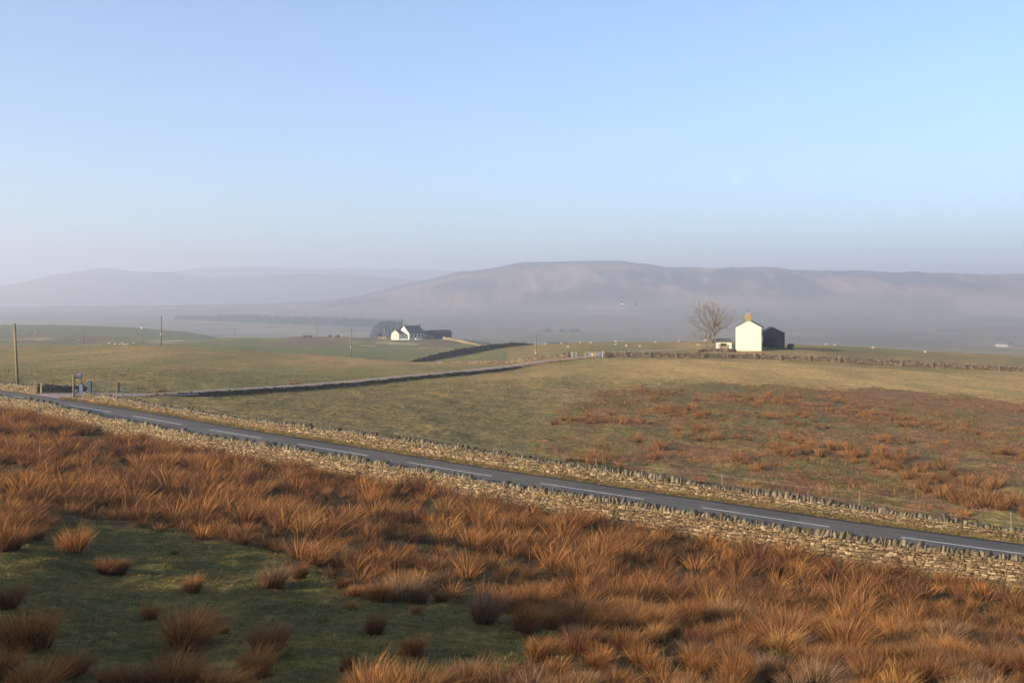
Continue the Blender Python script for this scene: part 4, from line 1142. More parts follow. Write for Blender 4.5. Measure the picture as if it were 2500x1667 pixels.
# ------------------------------------------------------------------ poles
def wooden_pole(px, D, ht, label, lean=(0, 0), r=0.14, mat=M_POLE, band=None, crossarm=None, transformer=False, steps=False, py_base=None):
    p = at(px, D)
    o = empty("utility_pole", p, label=label, cat="utility pole", group="wooden poles across the fields")
    tip = Vector((lean[0], lean[1], ht))
    mb = MB(); mb.tube((0, 0, -0.3), tip, r, r * 0.72, 12); mb.build("pole", mat, o, True)
    if steps:
        m2 = MB()
        for k in range(7):
            q = tip * (0.62 + 0.05 * k); sgn = 1 if k % 2 else -1
            m2.tube(q + Vector((sgn * r * 0.6, 0, 0)), q + Vector((sgn * (r + 0.16), 0, 0.02)), 0.014, n=5)
        m2.build("climbing_step", M_GALV, o)
    if band is not None:
        q = tip * band
        MB().tube(q - Vector((0, 0, 0.12)), q + Vector((0, 0, 0.12)), r * 0.98, n=12).build("warning_plate", M_WHITE, o)
    if crossarm:
        q = tip * 0.97
        MB().box((q.x, q.y - r * 0.7, q.z), (crossarm, 0.1, 0.12)).build("crossarm", mat, o)
        for k in (-1, 0, 1):
            mb = MB(); mb.tube((q.x + k * crossarm * 0.46, q.y - r * 0.7, q.z + 0.06), (q.x + k * crossarm * 0.46, q.y - r * 0.7, q.z + 0.38), 0.06, 0.09, 6)
            mb.build("insulator", M_SURR, o)
    if transformer:
        q = tip * 0.80
        MB().box((q.x, q.y - 0.35, q.z), (0.55, 0.5, 0.95)).build("transformer", M_GALV, o)
    return o
wooden_pole(44, 125.5, 7.85, "tall leaning wooden pole at the roadside near the left edge", lean=(-0.42, 0.0), r=0.17, steps=True)
wooden_pole(393, 263, 7.6, "wooden pole with a white plate on the crest of the left field", lean=(0.05, 0), band=0.40, r=0.17, mat=M_POLEG)
wooden_pole(856, 277, 7.6, "wooden pole with a white plate standing below the distant farmhouse", lean=(0.10, 0), band=0.34, r=0.17, mat=M_POLEG)
wooden_pole(1308, 241, 6.2, "wooden pole with a white plate behind the track wall, left of the gates", lean=(0.04, 0), band=0.30, r=0.16, mat=M_POLEG)
wooden_pole(347, 455, 8.6, "hazy pole carrying a transformer behind the huddle of sheep", crossarm=2.0, transformer=True, r=0.2, mat=M_POLEG)
wooden_pole(203, 455, 7.2, "hazy pole with a crossarm, left of the transformer pole", crossarm=1.8, r=0.18, mat=M_POLEG)
wooden_pole(82, 480, 4.6, "faint short pole far off near the left edge", r=0.16, mat=M_POLEG)
wooden_pole(452, 640, 6.0, "faintest thin pole on the moor between the two near poles", r=0.16, mat=M_POLEG, crossarm=1.4)
wooden_pole(573, 610, 6.2, "thin pole on the skyline of the moor, left of the plantation pole", r=0.18, mat=M_POLEG)
wooden_pole(773, 600, 7.6, "thin tall pole on the knoll left of the distant farmhouse", r=0.18, mat=M_POLEG)
wooden_pole(908, 600, 6.0, "thin pole close to the left of the farmhouse yard wall", r=0.17, mat=M_POLEG, band=0.55)
wooden_pole(1725, 266, 5.4, "slim pole with a pale band among the lower branches of the bare tree", r=0.12, mat=M_POLEG, band=0.38)

# ------------------------------------------------------------------ bus stop and track entrance
p = at(180, 119.0)
bs = empty("bus_stop", p, label="wooden post with green bus stop flag, timetable case and litter bin by the road", cat="bus stop")
bs.rotation_euler = (0, 0, math.radians(44)); bs.scale = (1.42, 1.06, 1.04)
MB().box((0, 0, 1.12), (0.13, 0.13, 2.64)).build("post", M_POST, bs)
MB().box((0.27, 0, 2.07), (0.52, 0.07, 0.12)).build("arm", M_GREEN, bs)
MB().tube((0.58, 0.02, 1.2), (0.58, 0.02, 2.5), 0.035, n=8).build("sign_pole", M_GREEN, bs)
fl = MB().box((0.47, -0.03, 2.30), (0.20, 0.03, 0.44)).build("flag", M_WHITE, bs)
MB().box((0.47, -0.05, 2.235), (0.15, 0.012, 0.07)).build("dark_stripe", M_BLUE, fl)
MB().box((0.60, -0.0, 2.29), (0.055, 0.06, 0.50)).build("flag_edge", M_GREEN, bs)
tc = MB().box((0.58, -0.06, 0.82), (0.36, 0.06, 1.05)).build("timetable_case", M_GREEN, bs)
MB().box((0.54, -0.096, 0.82), (0.27, 0.012, 0.98)).build("timetable", M_WHITE, tc)
mb = MB(); mb.tube((0.26, 0.06, 0.40), (0.26, 0.06, 0.78), 0.10, 0.13, 10); mb.build("litter_bin", M_GALV, bs, True)
MB().box((0.02, -0.07, 0.36), (0.2, 0.03, 0.05)).build("bracket", M_BROWN, bs)
MB().box((0, 0, -0.05), (0.30, 0.30, 0.12)).build("foot", M_BROWN, bs)

def field_gate(loc, rz, w, h, bars, label, mat=M_GATE, r=0.028, sign=False, name="field_gate", ups=(0, 1), mesh_fill=False, tops=1.0):
    o = empty(name, loc, rz, label=label, cat="gate")
    for k in range(bars):
        z = 0.12 + (h - 0.12) * (k / (bars - 1)) ** 0.85
        mb = MB(); mb.tube((0, 0, z), (w, 0, z), r * (1.3 if k == bars - 1 else 1), n=6); mb.build("bar", mat, o)
    for u in ups:
        mb = MB(); mb.tube((u * w, 0, 0.08), (u * w, 0, h + 0.02), r * 1.2, n=6); mb.build("upright", mat, o)
    if sign:
        MB().box((w * 0.42, -0.05, h * 0.58), (0.38, 0.02, 0.48)).build("notice", M_YELLOW, o)
    return o
def post_thing(px, D, h, w, label, mat=M_POST, lean=0.0, name="gate_post", cat="post", dz=0.0):
    o = MB().poly([(-w/2, -w/2, -0.2), (w/2, -w/2, -0.2), (w/2, w/2, -0.2), (-w/2, w/2, -0.2),
                   (-w/2 + lean, -w/2, h), (w/2 + lean, -w/2, h - 0.03), (w/2 + lean, w/2, h), (-w/2 + lean, w/2, h + 0.02)],
                  [(3, 2, 1, 0), (4, 5, 6, 7), (0, 1, 5, 4), (1, 2, 6, 5), (2, 3, 7, 6), (3, 0, 4, 7)]).build(name, mat)
    o.location = at(px, D, dz)
    tag(o, label, cat)
    return o
post_thing(100.5, 122.3, 1.2, 0.17, "pale square gatepost at the left of the track entrance", M_POST)
post_thing(86, 123.5, 1.45, 0.12, "thin pale post standing at the end of the wall near the leaning pole", M_POST)
post_thing(219.5, 126.5, 1.35, 0.34, "blue painted gatepost at the left end of the long steel gate", M_BLUE)
gl = at(224, 126.8, 0.05)
field_gate(gl, math.radians(4), 3.05, 1.32, 6, "long bluish grey steel field gate by the track entrance", ups=(0, 0.3, 0.55, 0.75, 1))
post_thing(284.5, 125.5, 1.05, 0.10, "slim grey post at the right end of the long steel gate", M_POLEG)
post_thing(290.5, 127.5, 1.15, 0.14, "short brown post just right of the long steel gate", M_BROWN)
post_thing(300, 121.5, 1.1, 0.16, "dark post at the left end of the small steel gate", M_BLUE)
post_thing(302.5, 119.0, 1.25, 0.08, "pale rail post in front of the small steel gate", M_POLEG)
field_gate(at(303, 121.7), math.radians(3), 0.85, 1.12, 5, "small steel gate beside the track, right of the long gate", name="small_gate", ups=(0, 1))
post_thing(207, 117.0, 1.0, 0.09, "pale fence post leaning right beside the bus stop", M_POST, lean=0.32, name="leaning_post")
post_thing(257.5, 117.5, 1.0, 0.09, "pale post leaning slightly in front of the long steel gate", M_POST, lean=0.16, name="leaning_post")
post_thing(284, 112, 1.0, 0.10, "pale fence post sticking up behind the start of the roadside wall", M_POST)
post_thing(187.0, 116.8, 0.62, 0.08, "short reddish marker post at the near end of the roadside wall", M_BROWN)

# fence of thin posts and wire behind the far roadside wall
fp = [(395, 1.35), (512, 1.4), (659, 1.5), (806, 1.5), (1007, 1.55), (1208, 1.45), (1455, 1.6), (1765, 1.7), (2098, 1.75), (2470, 1.5), (2700, 1.5)]
wf = empty("wire_fence", (0, 0, 0), label="thin wire fence on slender posts behind the far roadside wall", cat="fence")
tops = []
w2o = off(W2OFF + 1.1)
w2opx = CX + F * w2o[:, 0] / w2o[:, 1]
for px, h in [(300, 1.2)] + fp:
    x, y = np.interp(px, w2opx, w2o[:, 0]), np.interp(px, w2opx, w2o[:, 1])
    z = zg1(x, y)
    lean = random.uniform(-0.05, 0.09)
    mb = MB(); mb.tube((x, y, z - 0.2), (x + lean, y, z + h * 0.8), 0.045, 0.04, 7); mb.build("post", M_POLEG, wf)
    tops.append((Vector((x, y, z)), Vector((x + lean, y, z + h * 0.8))))
for f_ in (0.92, 0.55):
    mb = MB()
    for (a0, a1), (b0, b1) in zip(tops[:-1], tops[1:]):
        q0, q1 = a0.lerp(a1, f_), b0.lerp(b1, f_)
        prev = q0
        for k in range(1, 5):
            t = k / 4
            c = q0.lerp(q1, t) - Vector((0, 0, 0.10 * 4 * t * (1 - t)))
            mb.tube(prev, c, 0.003, n=4); prev = c
    mb.build("wire", M_WIRE, wf)
wf2 = empty("post_fence", (0, 0, 0), label="line of dark stubby posts along the wall below the white cottage", cat="fence")
for px in (1527, 1587, 1650, 1717, 1776, 1842, 1906, 1977, 2049, 2200, 2277, 2358, 2440):
    D = np.interp(px, [a[0] for a in W5R], [a[2] for a in W5R]) - 0.75
    q = at(px, D)
    mb = MB(); mb.tube(q - Vector((0, 0, 0.2)), q + Vector((random.uniform(-0.25, 0.08), 0, random.uniform(1.25, 1.55))), 0.10, 0.09, 7)
    mb.build("post", M_POLEG, wf2)

# gates at the top of the track
field_gate(at(1398, 236.5), 0.06, 0.85, 1.18, 6, "small grey slatted gate at the left of the track's upper gateway", mat=M_GALV, name="small_gate", r=0.045)
post_thing(1396, 236.2, 1.3, 0.16, "pale gatepost left of the track's upper gateway", M_TERRA)
post_thing(1375, 238.0, 1.4, 0.12, "dark post leaning left of the upper gateway", M_POST, lean=-0.2)
post_thing(1383, 238.0, 1.2, 0.12, "second dark post beside the upper gateway", M_POST)
post_thing(1428.5, 236.0, 1.15, 0.13, "pale stub post right of the track where the upper gate hangs", M_TERRA)
field_gate(at(1434, 236.4), 0.03, 2.65, 1.30, 6, "long galvanised gate with a round yellow notice at the top of the track", mat=M_GALV, sign=True, ups=(0, 0.22, 0.66, 1), r=0.035)
post_thing(1471, 236.6, 1.45, 0.2, "grey steel gatepost against the end of the cottage field wall", M_GALV)

# ------------------------------------------------------------------ white cottage, barn, shed
D = 259.0
pxw = D / F
cl_ = empty("white_cottage", at(1828, D), math.radians(-15.0), label="tall white rendered cottage with lichened chimney and dark slate roof", cat="house")
W, EH, AH, DEP = 6.25, 5.65, 7.35, 8.6
def off_prof(w, eh, ah, lift=0.0): return [(-w / 2, 0), (w / 2, 0), (w / 2, eh), (0, ah), (-w / 2, eh)]
MB().prism([(-W/2, -0.5), (W/2, -0.5), (W/2, EH), (0, AH), (-W/2, EH)], 0, DEP).build("wall", M_RENDER, cl_)
sl = (AH - EH) / (W / 2)
rf = MB()
for sg in (-1, 1):
    e = W / 2 + 0.28
    rf.prism([(0, AH + 0.03), (sg * e, EH - 0.28 * sl + 0.03), (sg * e, EH - 0.28 * sl + 0.17), (0, AH + 0.19)][::sg], -0.03, DEP + 0.1)
rfo = rf.build("roof", M_SLATE, cl_)
ch = MB().box((-0.12, 0.55, AH + 0.45), (1.62, 0.9, 2.0)).build("chimney", M_YSTONE, rfo)
MB().box((-0.12, 0.55, AH + 1.50), (1.74, 1.0, 0.12)).build("chimney_cap", M_YSTONE, cl_)
for dx in (-0.35, 0.25):
    mb = MB(); mb.tube((dx, 0.55, AH + 1.5), (dx, 0.55, AH + 1.85), 0.15, 0.13, 10); mb.build("chimney_pot", M_TERRA, cl_)
mb = MB(); mb.tube((-0.35, 0.95, AH + 1.2), (-0.35, 0.95, AH + 3.0), 0.03, n=6); mb.tube((-0.7, 0.95, AH + 2.7), (0.05, 0.95, AH + 2.7), 0.02, n=5); mb.build("aerial", M_GATE, cl_)
# rust runs below the chimney and along the foot, thin coats on the render
mb = MB()
for x0, z0, z1, w in ((-0.22, AH - 0.25, AH - 1.15, 0.16), (0.02, AH - 0.1, AH - 0.85, 0.10), (0.12, AH - 0.2, AH - 2.6, 0.05)):
    n_ = 7
    pts = [(x0 - w * (0.7 + 0.3 * math.sin(3 * i)) * (1 - i / n_) - 0.01, -0.004, z0 + (z1 - z0) * i / n_) for i in range(n_ + 1)] + \
          [(x0 + w * (0.7 + 0.3 * math.cos(2 * i)) * (1 - i / n_) + 0.01, -0.004, z0 + (z1 - z0) * i / n_) for i in range(n_, -1, -1)]
    mb.poly(pts, [tuple(range(len(pts)))])
pts = [(W / 2 * (-1 + 2 * i / 16), -0.005, -0.2) for i in range(17)] + [(W / 2 * (-1 + 2 * i / 16), -0.005, 0.10 + 0.16 * abs(math.sin(i * 1.9)) * (1 if i > 11 or i < 3 else 0.5)) for i in range(16, -1, -1)]
mb.poly(pts, [tuple(range(len(pts)))])
mb.build("stain", M_STAIN, cl_)
mb = MB(); mb.tube((W / 2 - 0.1, -0.07, 0), (W / 2 - 0.1, -0.07, EH - 0.1), 0.06, n=6); mb.build("drainpipe", M_BROWN, cl_)
MB().box((W / 2 + 0.03, 2.3, 1.0), (0.08, 1.0, 2.0)).build("door", M_BROWN, cl_)
for y, z in ((4.6, 1.4), (6.8, 1.4), (2.3, 4.2), (6.3, 4.2)):
    w_ = MB().box((W / 2 + 0.02, y, z), (0.07, 1.0, 1.2)).build("window", M_SURR, cl_)
    MB().box((W / 2 + 0.06, y, z), (0.02, 0.8, 1.0)).build("pane", M_GLASS, w_)

D = 268.0
bn = empty("steel_barn", at(1888, D, -0.1), math.radians(-10), label="dark steel barn with an open front in the shade of the white cottage", cat="barn")
W, EH, AH, DEP = 5.6, 4.15, 5.55, 11.0
for sg in (-1, 1):
    MB().box((sg * (W / 2 - 0.05), DEP / 2, EH / 2), (0.1, DEP, EH)).build("side_wall", M_DARK, bn)
MB().prism([(-W/2, 0), (W/2, 0), (W/2, EH), (0, AH), (-W/2, EH)], DEP - 0.12, DEP - 0.02).build("back_wall", M_DARK, bn)
MB().prism([(-W/2 + 0.12, 3.3), (W/2 - 0.12, 3.3), (W/2 - 0.12, EH - 0.02), (0, AH - 0.05), (-W/2 + 0.12, EH - 0.02)], -0.02, 0.08).build("gable_cladding", M_DARKR, bn)
for x in (-W / 2 + 0.1, -0.6, W / 2 - 0.1):
    MB().box((x, 0.15, 1.65), (0.2, 0.2, 3.3)).build("column", M_DARKR, bn)
MB().box((1.65, 0.3, 1.6), (2.1, 0.08, 3.2)).build("door", M_DARKR, bn)
sl = (AH - EH) / (W / 2)
for sg in (-1, 1):
    e = W / 2 + 0.2
    MB().prism([(0, AH + 0.02), (sg * e, EH - 0.2 * sl + 0.02), (sg * e, EH - 0.2 * sl + 0.09), (0, AH + 0.09)][::sg], -0.2, DEP + 0.2).build("roof_slope", M_DARKR, bn)
bl = empty("bale_stack", at(1930, 268.5), math.radians(-12), label="small dark stack of wrapped bales right of the steel barn", cat="bales")
for x, z, w, h in ((-0.15, 0.42, 1.45, 0.9), (0.12, 1.08, 1.5, 0.7), (-1.1, 0.15, 0.8, 0.35)):
    o = MB().box((x, 0, z), (w, 1.2, h), 0.05 * z).build("bale", M_BALE, bl)
    bv = o.modifiers.new("soft", 'BEVEL'); bv.width = 0.12; bv.segments = 2

D = 262.0
sh = empty("white_shed", at(1768, D), math.radians(-6), label="small white shed with a dark slate roof between the bare tree and cottage", cat="shed")
W, H_, DEP = 3.55, 1.75, 2.6
MB().box((-1.35, 0.1, H_ / 2), (0.85, 0.2, H_)).box((1.22, 0.1, H_ / 2), (1.1, 0.2, H_)).box((0, 0.1, H_ - 0.12), (W, 0.18, 0.24)).box((-W/2 + 0.1, DEP/2, H_/2), (0.18, DEP - 0.3, H_ - 0.02)).box((W/2 - 0.1, DEP/2, H_/2), (0.18, DEP - 0.3, H_ - 0.02)).box((0, DEP, H_/2), (W, 0.2, H_)).build("wall", M_RENDER, sh)
MB().prism([(-W/2 - 0.1, H_ + 0.02), (W/2 + 0.1, H_ + 0.02), (W/2 + 0.05, H_ + 0.07), (-W/2 - 0.05, H_ + 0.07)], -0.1, DEP + 0.1).poly(
    [(-W/2 - 0.1, -0.12, H_), (W/2 + 0.1, -0.12, H_), (W/2 + 0.05, DEP/2, H_ + 0.92), (-W/2 - 0.05, DEP/2, H_ + 0.92), (W/2 + 0.1, DEP + 0.12, H_), (-W/2 - 0.1, DEP + 0.12, H_)],
    [(0, 1, 2, 3), (3, 2, 4, 5), (1, 4, 2), (0, 3, 5)]).build("roof", M_SLATE, sh)
MB().box((-1.28, -0.03, 0.75), (0.45, 0.05, 1.4)).build("door", M_GALV, sh)
MB().box((0.02, -0.02, 0.42), (1.35, 0.06, 0.84)).build("hatch", M_POST, sh)
MB().box((0.95, -0.02, 0.62), (0.5, 0.05, 1.1)).build("board", M_POST, sh)
tk = empty("storage_tank", at(1791, 261), 0, label="small green tank between the shed and the cottage", cat="tank")
mb = MB(); mb.tube((0, 0, 0), (0, 0, 1.3), 0.42, 0.40, 12); mb.build("drum", M_GREEN, tk, True)
mb = MB(); mb.tube((0, 0, 1.3), (0, 0, 1.42), 0.2, 0.16, 10); mb.build("lid", M_BLACK, tk, True)
bt = empty("bird_table", at(1704.5, 262), 0, label="little roofed bird table on a pale post left of the bare tree", cat="bird table")
MB().tube((0, 0, -0.1), (0, 0, 1.0), 0.05, n=7).build("post", M_POST, bt)
MB().prism([(-0.4, 1.0), (0.4, 1.0), (0.22, 1.28), (-0.22, 1.28)], -0.25, 0.25).build("roof", M_FLEECE, bt)

# ------------------------------------------------------------------ bare tree
def bare_tree(loc, label):
    g = random.Random(12)
    segs = []
    def grow(p, d, L, r, lvl, up=0.10):
        n = max(2, int(L / 0.45))
        q = p.copy(); dd = d.copy()
        pts = [(q.copy(), r)]
        for i in range(n):
            dd = (dd + Vector((g.gauss(0, 0.13), g.gauss(0, 0.13), g.gauss(0, 0.10) + up * 0.25))).normalized()
            q = q + dd * (L / n)
            rr = r * (1 - 0.62 * (i + 1) / n)
            pts.append((q.copy(), rr))
            if lvl < 6 and i >= 1 - (lvl > 0) and g.random() < (0.80 if lvl < 4 else 0.70):
                ax = dd.cross(Vector((g.gauss(0, 1), g.gauss(0, 1), g.gauss(0, 1)))).normalized()
                nd = (Matrix.Rotation(g.uniform(0.45, 0.95), 3, ax) @ dd)
                if L > 0.55: grow(q, nd, L * g.uniform(0.42, 0.68), max(rr * 0.62, 0.012), lvl + 1, up)
        segs.append((lvl, pts))
    # main stems and the wide boughs seen in outline
    def bough(pts, r0, r1, lvl=0):
        P_ = [(Vector(p), r0 + (r1 - r0) * i / (len(pts) - 1)) for i, p in enumerate(pts)]
        segs.append((lvl, P_))
        for i in range(1, len(P_)):
            a, b = P_[i - 1][0], P_[i][0]
            d = (b - a).normalized()
            for _ in range(4):
                t = g.random()
                ax = d.cross(Vector((g.gauss(0, 1), g.gauss(0, 1), g.gauss(0, 1)))).normalized()
                nd = Matrix.Rotation(g.uniform(0.4, 0.9), 3, ax) @ d
                grow(a.lerp(b, t), (nd + Vector((0, 0, 0.15))).normalized(), g.uniform(1.5, 3.2), P_[i][1] * 0.5, 2)
        grow(P_[-1][0], (P_[-1][0] - P_[-2][0]).normalized(), 2.6, r1, 1)
    segs.append((0, [(Vector((0, 0, -0.3)), 0.42), (Vector((-0.05, 0, 0.8)), 0.34), (Vector((0.05, 0, 2.2)), 0.30), (Vector((0.18, 0, 3.6)), 0.27)]))
    bough([(0.18, 0, 3.5), (0.35, 0.2, 5.0), (0.2, 0.3, 6.6), (-0.6, 0.2, 8.2), (-1.2, 0.1, 9.6)], 0.24, 0.07)
    bough([(0.3, 0.1, 4.6), (0.9, -0.2, 6.0), (1.5, -0.4, 7.4), (1.9, -0.3, 8.6)], 0.18, 0.06)
    bough([(0.15, 0, 3.0), (0.9, 0.3, 4.1), (1.9, 0.5, 5.1), (3.2, 0.5, 5.4), (4.0, 0.4, 6.2)], 0.14, 0.05)
    bough([(-0.15, 0, 0.7), (-0.75, -0.2, 2.2), (-0.9, -0.3, 3.8), (-1.6, -0.4, 5.2), (-2.6, -0.5, 6.6), (-3.6, -0.5, 8.0), (-4.3, -0.4, 9.2)], 0.21, 0.05)
    bough([(0.1, 0.2, 4.2), (-0.6, 0.9, 5.6), (-1.3, 1.4, 7.0), (-2.2, 1.6, 8.8)], 0.15, 0.05)
    bough([(-0.8, -0.2, 2.6), (-2.0, -0.2, 2.9), (-3.4, -0.2, 2.5), (-4.6, -0.1, 3.0), (-5.4, 0, 4.2)], 0.13, 0.05)
    bough([(-0.9, -0.3, 3.9), (-2.4, 0.6, 4.9), (-3.8, 0.8, 5.4), (-5.0, 0.8, 6.2)], 0.11, 0.04)
    bough([(0.3, 0.1, 5.2), (0.9, 1.0, 6.8), (0.6, 1.4, 8.4), (0.2, 1.2, 9.8)], 0.14, 0.05)
    o = empty("bare_tree", loc, label=label, cat="tree")
    o.scale = (0.96, 0.96, 0.955)
    for nm, cond, mat, nside in (("trunk", lambda l: l == 0, M_BARK, 9), ("branches", lambda l: 0 < l <= 2, M_BARK, 5), ("twigs", lambda l: l > 2, M_TWIG, 3)):
        V, Fq, base = [], [], 0
        for lvl, pts in segs:
            if not cond(lvl): continue
            for i, (p_, r_) in enumerate(pts):
                a = pts[max(i - 1, 0)][0]; b = pts[min(i + 1, len(pts) - 1)][0]
                qd = (b - a).to_track_quat('Z', 'Y')
                r_ = max(r_, 0.015 if nm == "twigs" else 0.024)
                for k in range(nside):
                    t = 2 * math.pi * k / nside
                    V.append(p_ + qd @ Vector((r_ * math.cos(t), r_ * math.sin(t), 0)))
            m_ = len(pts)
            for i in range(m_ - 1):
                for k in range(nside):
                    Fq.append((base + i * nside + k, base + i * nside + (k + 1) % nside, base + (i + 1) * nside + (k + 1) % nside, base + (i + 1) * nside + k))
            base += m_ * nside
        part = link(nm, arr_mesh(nm, np.array([tuple(v) for v in V]), np.array(Fq), mat, smooth=True), o)
        if nm == "twigs": part["kind"] = "stuff"
    return o
bare_tree(at(1742, 263), "wide bare ash tree with a forked trunk left of the white cottage")

# ------------------------------------------------------------------ far farmhouse
D = 602.0
fm = empty("white_farmhouse", at(985.5, D, -0.1), math.radians(-27), label="distant white farmhouse with two chimneys, slate roof and gabled porch wing", cat="house")
# local x runs along the gable wall, y along the ridge
W, EH, AH, LEN = 7.4, 3.7, 7.7, 16.5
MB().prism([(-W/2, -0.8), (W/2, -0.8), (W/2, EH), (0, AH), (-W/2, EH)], 0, LEN).build("wall", M_RENDER2, fm)
sl = (AH - EH) / (W / 2)
rf = MB()
for sg in (-1, 1):
    e = W / 2 + 0.3
    rf.prism([(0, AH + 0.05), (sg * e, EH - 0.3 * sl + 0.05), (sg * e, EH - 0.3 * sl + 0.3), (0, AH + 0.32)][::sg], 0.15, LEN - 0.15)
rfo = rf.build("roof", M_SLATE, fm)
for y in (0.55, LEN - 0.55):
    MB().box((0, y, AH + 0.55), (1.3, 0.8, 1.5)).build("chimney", M_SURR, rfo)
    mb = MB(); mb.tube((0, y, AH + 1.3), (0, y, AH + 1.9), 0.18, 0.15, 8); mb.build("chimney_pot", M_TERRA, fm)
MB().box((W/2 + 0.02, LEN/2, EH/2 - 0.05), (0.06, LEN - 0.3, EH - 0.2)).build("front_wall", M_RENDER, fm)
for y, dz in ((2.6, 0), (6.4, 0), (10.6, 0)):
    w_ = MB().box((W/2 + 0.09, y, 2.25), (0.10, 1.6, 1.7)).build("window", M_SURR, fm)
    MB().box((W/2 + 0.15, y, 2.2), (0.05, 1.1, 1.25)).build("pane", M_GLASS, w_)
MB().box((W/2 + 0.09, 14.2, 1.6), (0.12, 1.3, 3.0)).build("door", M_BROWN, fm)
w_ = MB().box((1.9, -0.03, 2.9), (0.75, 0.10, 1.0)).build("window", M_SURR, fm)
MB().box((1.9, -0.09, 2.9), (0.5, 0.05, 0.75)).build("pane", M_GLASS, w_)
# gabled wing at the left end
W2_, E2, A2, L2 = 5.0, 3.6, 5.6, 5.0
MB().prism([(-2.4 - W2_/2, -0.8), (-2.4 + W2_/2, -0.8), (-2.4 + W2_/2, E2), (-2.4, A2), (-2.4 - W2_/2, E2)], -L2, 0.2).build("wing", M_RENDER, fm)
s2 = (A2 - E2) / (W2_ / 2); rf = MB()
for sg in (-1, 1):
    e = W2_ / 2 + 0.2
    rf.prism([(-2.4, A2 + 0.05), (-2.4 + sg * e, E2 - 0.2 * s2 + 0.05), (-2.4 + sg * e, E2 - 0.2 * s2 + 0.25), (-2.4, A2 + 0.28)][::sg], -L2 - 0.05, 0)
rf.build("wing_roof", M_SLATE, fm)
w_ = MB().box((-1.5, -L2 - 0.03, 2.4), (0.6, 0.10, 0.9)).build("window", M_SURR, fm)
MB().box((-1.5, -L2 - 0.09, 2.4), (0.4, 0.05, 0.65)).build("pane", M_GLASS, w_)
# lower range and curved barn, in line behind
out_ = empty("farm_outbuilding", fm.matrix_basis @ Vector((0.3, LEN + 0.1, 0)), math.radians(-34), label="low white range with a slate roof joining farmhouse and curved barn", cat="outbuilding")
MB().prism([(-2.6, -0.8), (2.6, -0.8), (2.6, 2.7), (0, 4.6), (-2.6, 2.7)], 0, 10.6).build("wall", M_RENDER, out_)
rf = MB()
for sg in (-1, 1):
    rf.prism([(0, 4.66), (sg * 2.9, 2.53), (sg * 2.9, 2.78), (0, 4.9)][::sg], -0.1, 10.7)
rf.build("roof", M_SLATE, out_)
db = empty("dutch_barn", at(1074, 622, -0.2), math.radians(-55), label="dark barn with a curved roof at the right end of the farm", cat="barn")
arc = [(4.0 * math.cos(math.pi * i / 12), 3.6 + 2.1 * math.sin(math.pi * i / 12)) for i in range(13)]
MB().prism([(-4.0, -0.6), (4.0, -0.6)] + arc[:-1] + [(-4.0, 3.6)], -5.5, 5.5).build("wall", M_DARK, db)
arc2 = [(4.2 * math.cos(math.pi * i / 12), 3.6 + 2.3 * math.sin(math.pi * i / 12)) for i in range(13)]
MB().prism(arc2 + arc[::-1], -5.7, 5.7).build("roof", M_DARKR, db)
for y in (-2.8, 0.4, 3.4):
    MB().box((4.02, y, 1.5), (0.1, 0.25, 4.2)).build("column", M_DARKR, db)

def car(loc, rz, label):
    o = empty("parked_car", loc, rz, label=label, cat="car", group="cars parked outside the farmhouse")
    prof = [(-2.1, 0.35), (2.1, 0.35), (2.15, 0.7), (1.9, 0.88), (1.0, 0.95), (-1.9, 0.98), (-2.1, 0.8)]
    MB().prism(prof, -0.85, 0.85).build("body", M_CAR, o)
    cab = [(-1.75, 0.97), (0.95, 0.95), (0.3, 1.42), (-1.3, 1.45)]
    MB().prism(cab, -0.74, 0.74).build("windows", M_GLASS, o)
    MB().prism([(-1.32, 1.44), (0.32, 1.41), (0.25, 1.48), (-1.25, 1.51)], -0.75, 0.75).build("roof", M_CAR, o)
    for x in (-1.3, 1.3):
        for y in (-0.8, 0.8):
            mb = MB(); mb.tube((x, y - 0.1, 0.33), (x, y + 0.1, 0.33), 0.33, n=12); w_ = mb.build("wheel", M_TYRE, o)
            mb = MB(); mb.tube((x, y - 0.12, 0.33), (x, y + 0.12, 0.33), 0.18, n=10); mb.build("hub", M_GALV, w_)
    return o
car(at(985.5, 594), math.radians(2), "silver car parked broadside by the farmhouse porch wing")
car(at(1023, 596), math.radians(28), "second pale car parked before the farmhouse front door")
def shrub(loc, w, h, label, n=160, seed=1, mat=M_HEDGE, name="shrub", sz=0.35):
    g = np.random.default_rng(seed)
    c = g.normal(0, 1, (n, 3)); c /= np.linalg.norm(c, axis=1)[:, None]; c *= (g.random(n) ** 0.4)[:, None]
    c = c * [w / 2, w / 3, h / 2] + [0, 0, h / 2]
    tri = g.normal(0, sz, (n, 4, 3)) * [1, 1, 0.8] + c[:, None]
    tri[..., 2] = np.maximum(tri[..., 2], 0)
    o = link(name, arr_mesh(name, tri.reshape(-1, 3), np.arange(n * 4).reshape(n, 4), mat))
    o.location = loc
    tag(o, label, "shrub")
    return o
shrub(at(1047, 594), 6.5, 2.4, "dark garden bush in front of the low farm range", 200, 3)
shrub(at(926, 607), 3.6, 3.2, "small dark bush by the yard wall left of the farmhouse", 90, 4)
for i, (px, D_, w, lab) in enumerate([(745, 600, 3.5, "little dark bush on the knoll skyline left of the tall thin pole"), (757, 600, 4.5, "wider dark bush on the knoll skyline beside the tall thin pole"),
                          (805, 600, 2.5, "small round bush on the knoll skyline right of the tall thin pole"), (824, 600, 3.0, "rounded bush on the knoll skyline nearer the farm")]):
    shrub(at(px, D_), w, 1.6, lab, 60, 20 + i, sz=0.25)

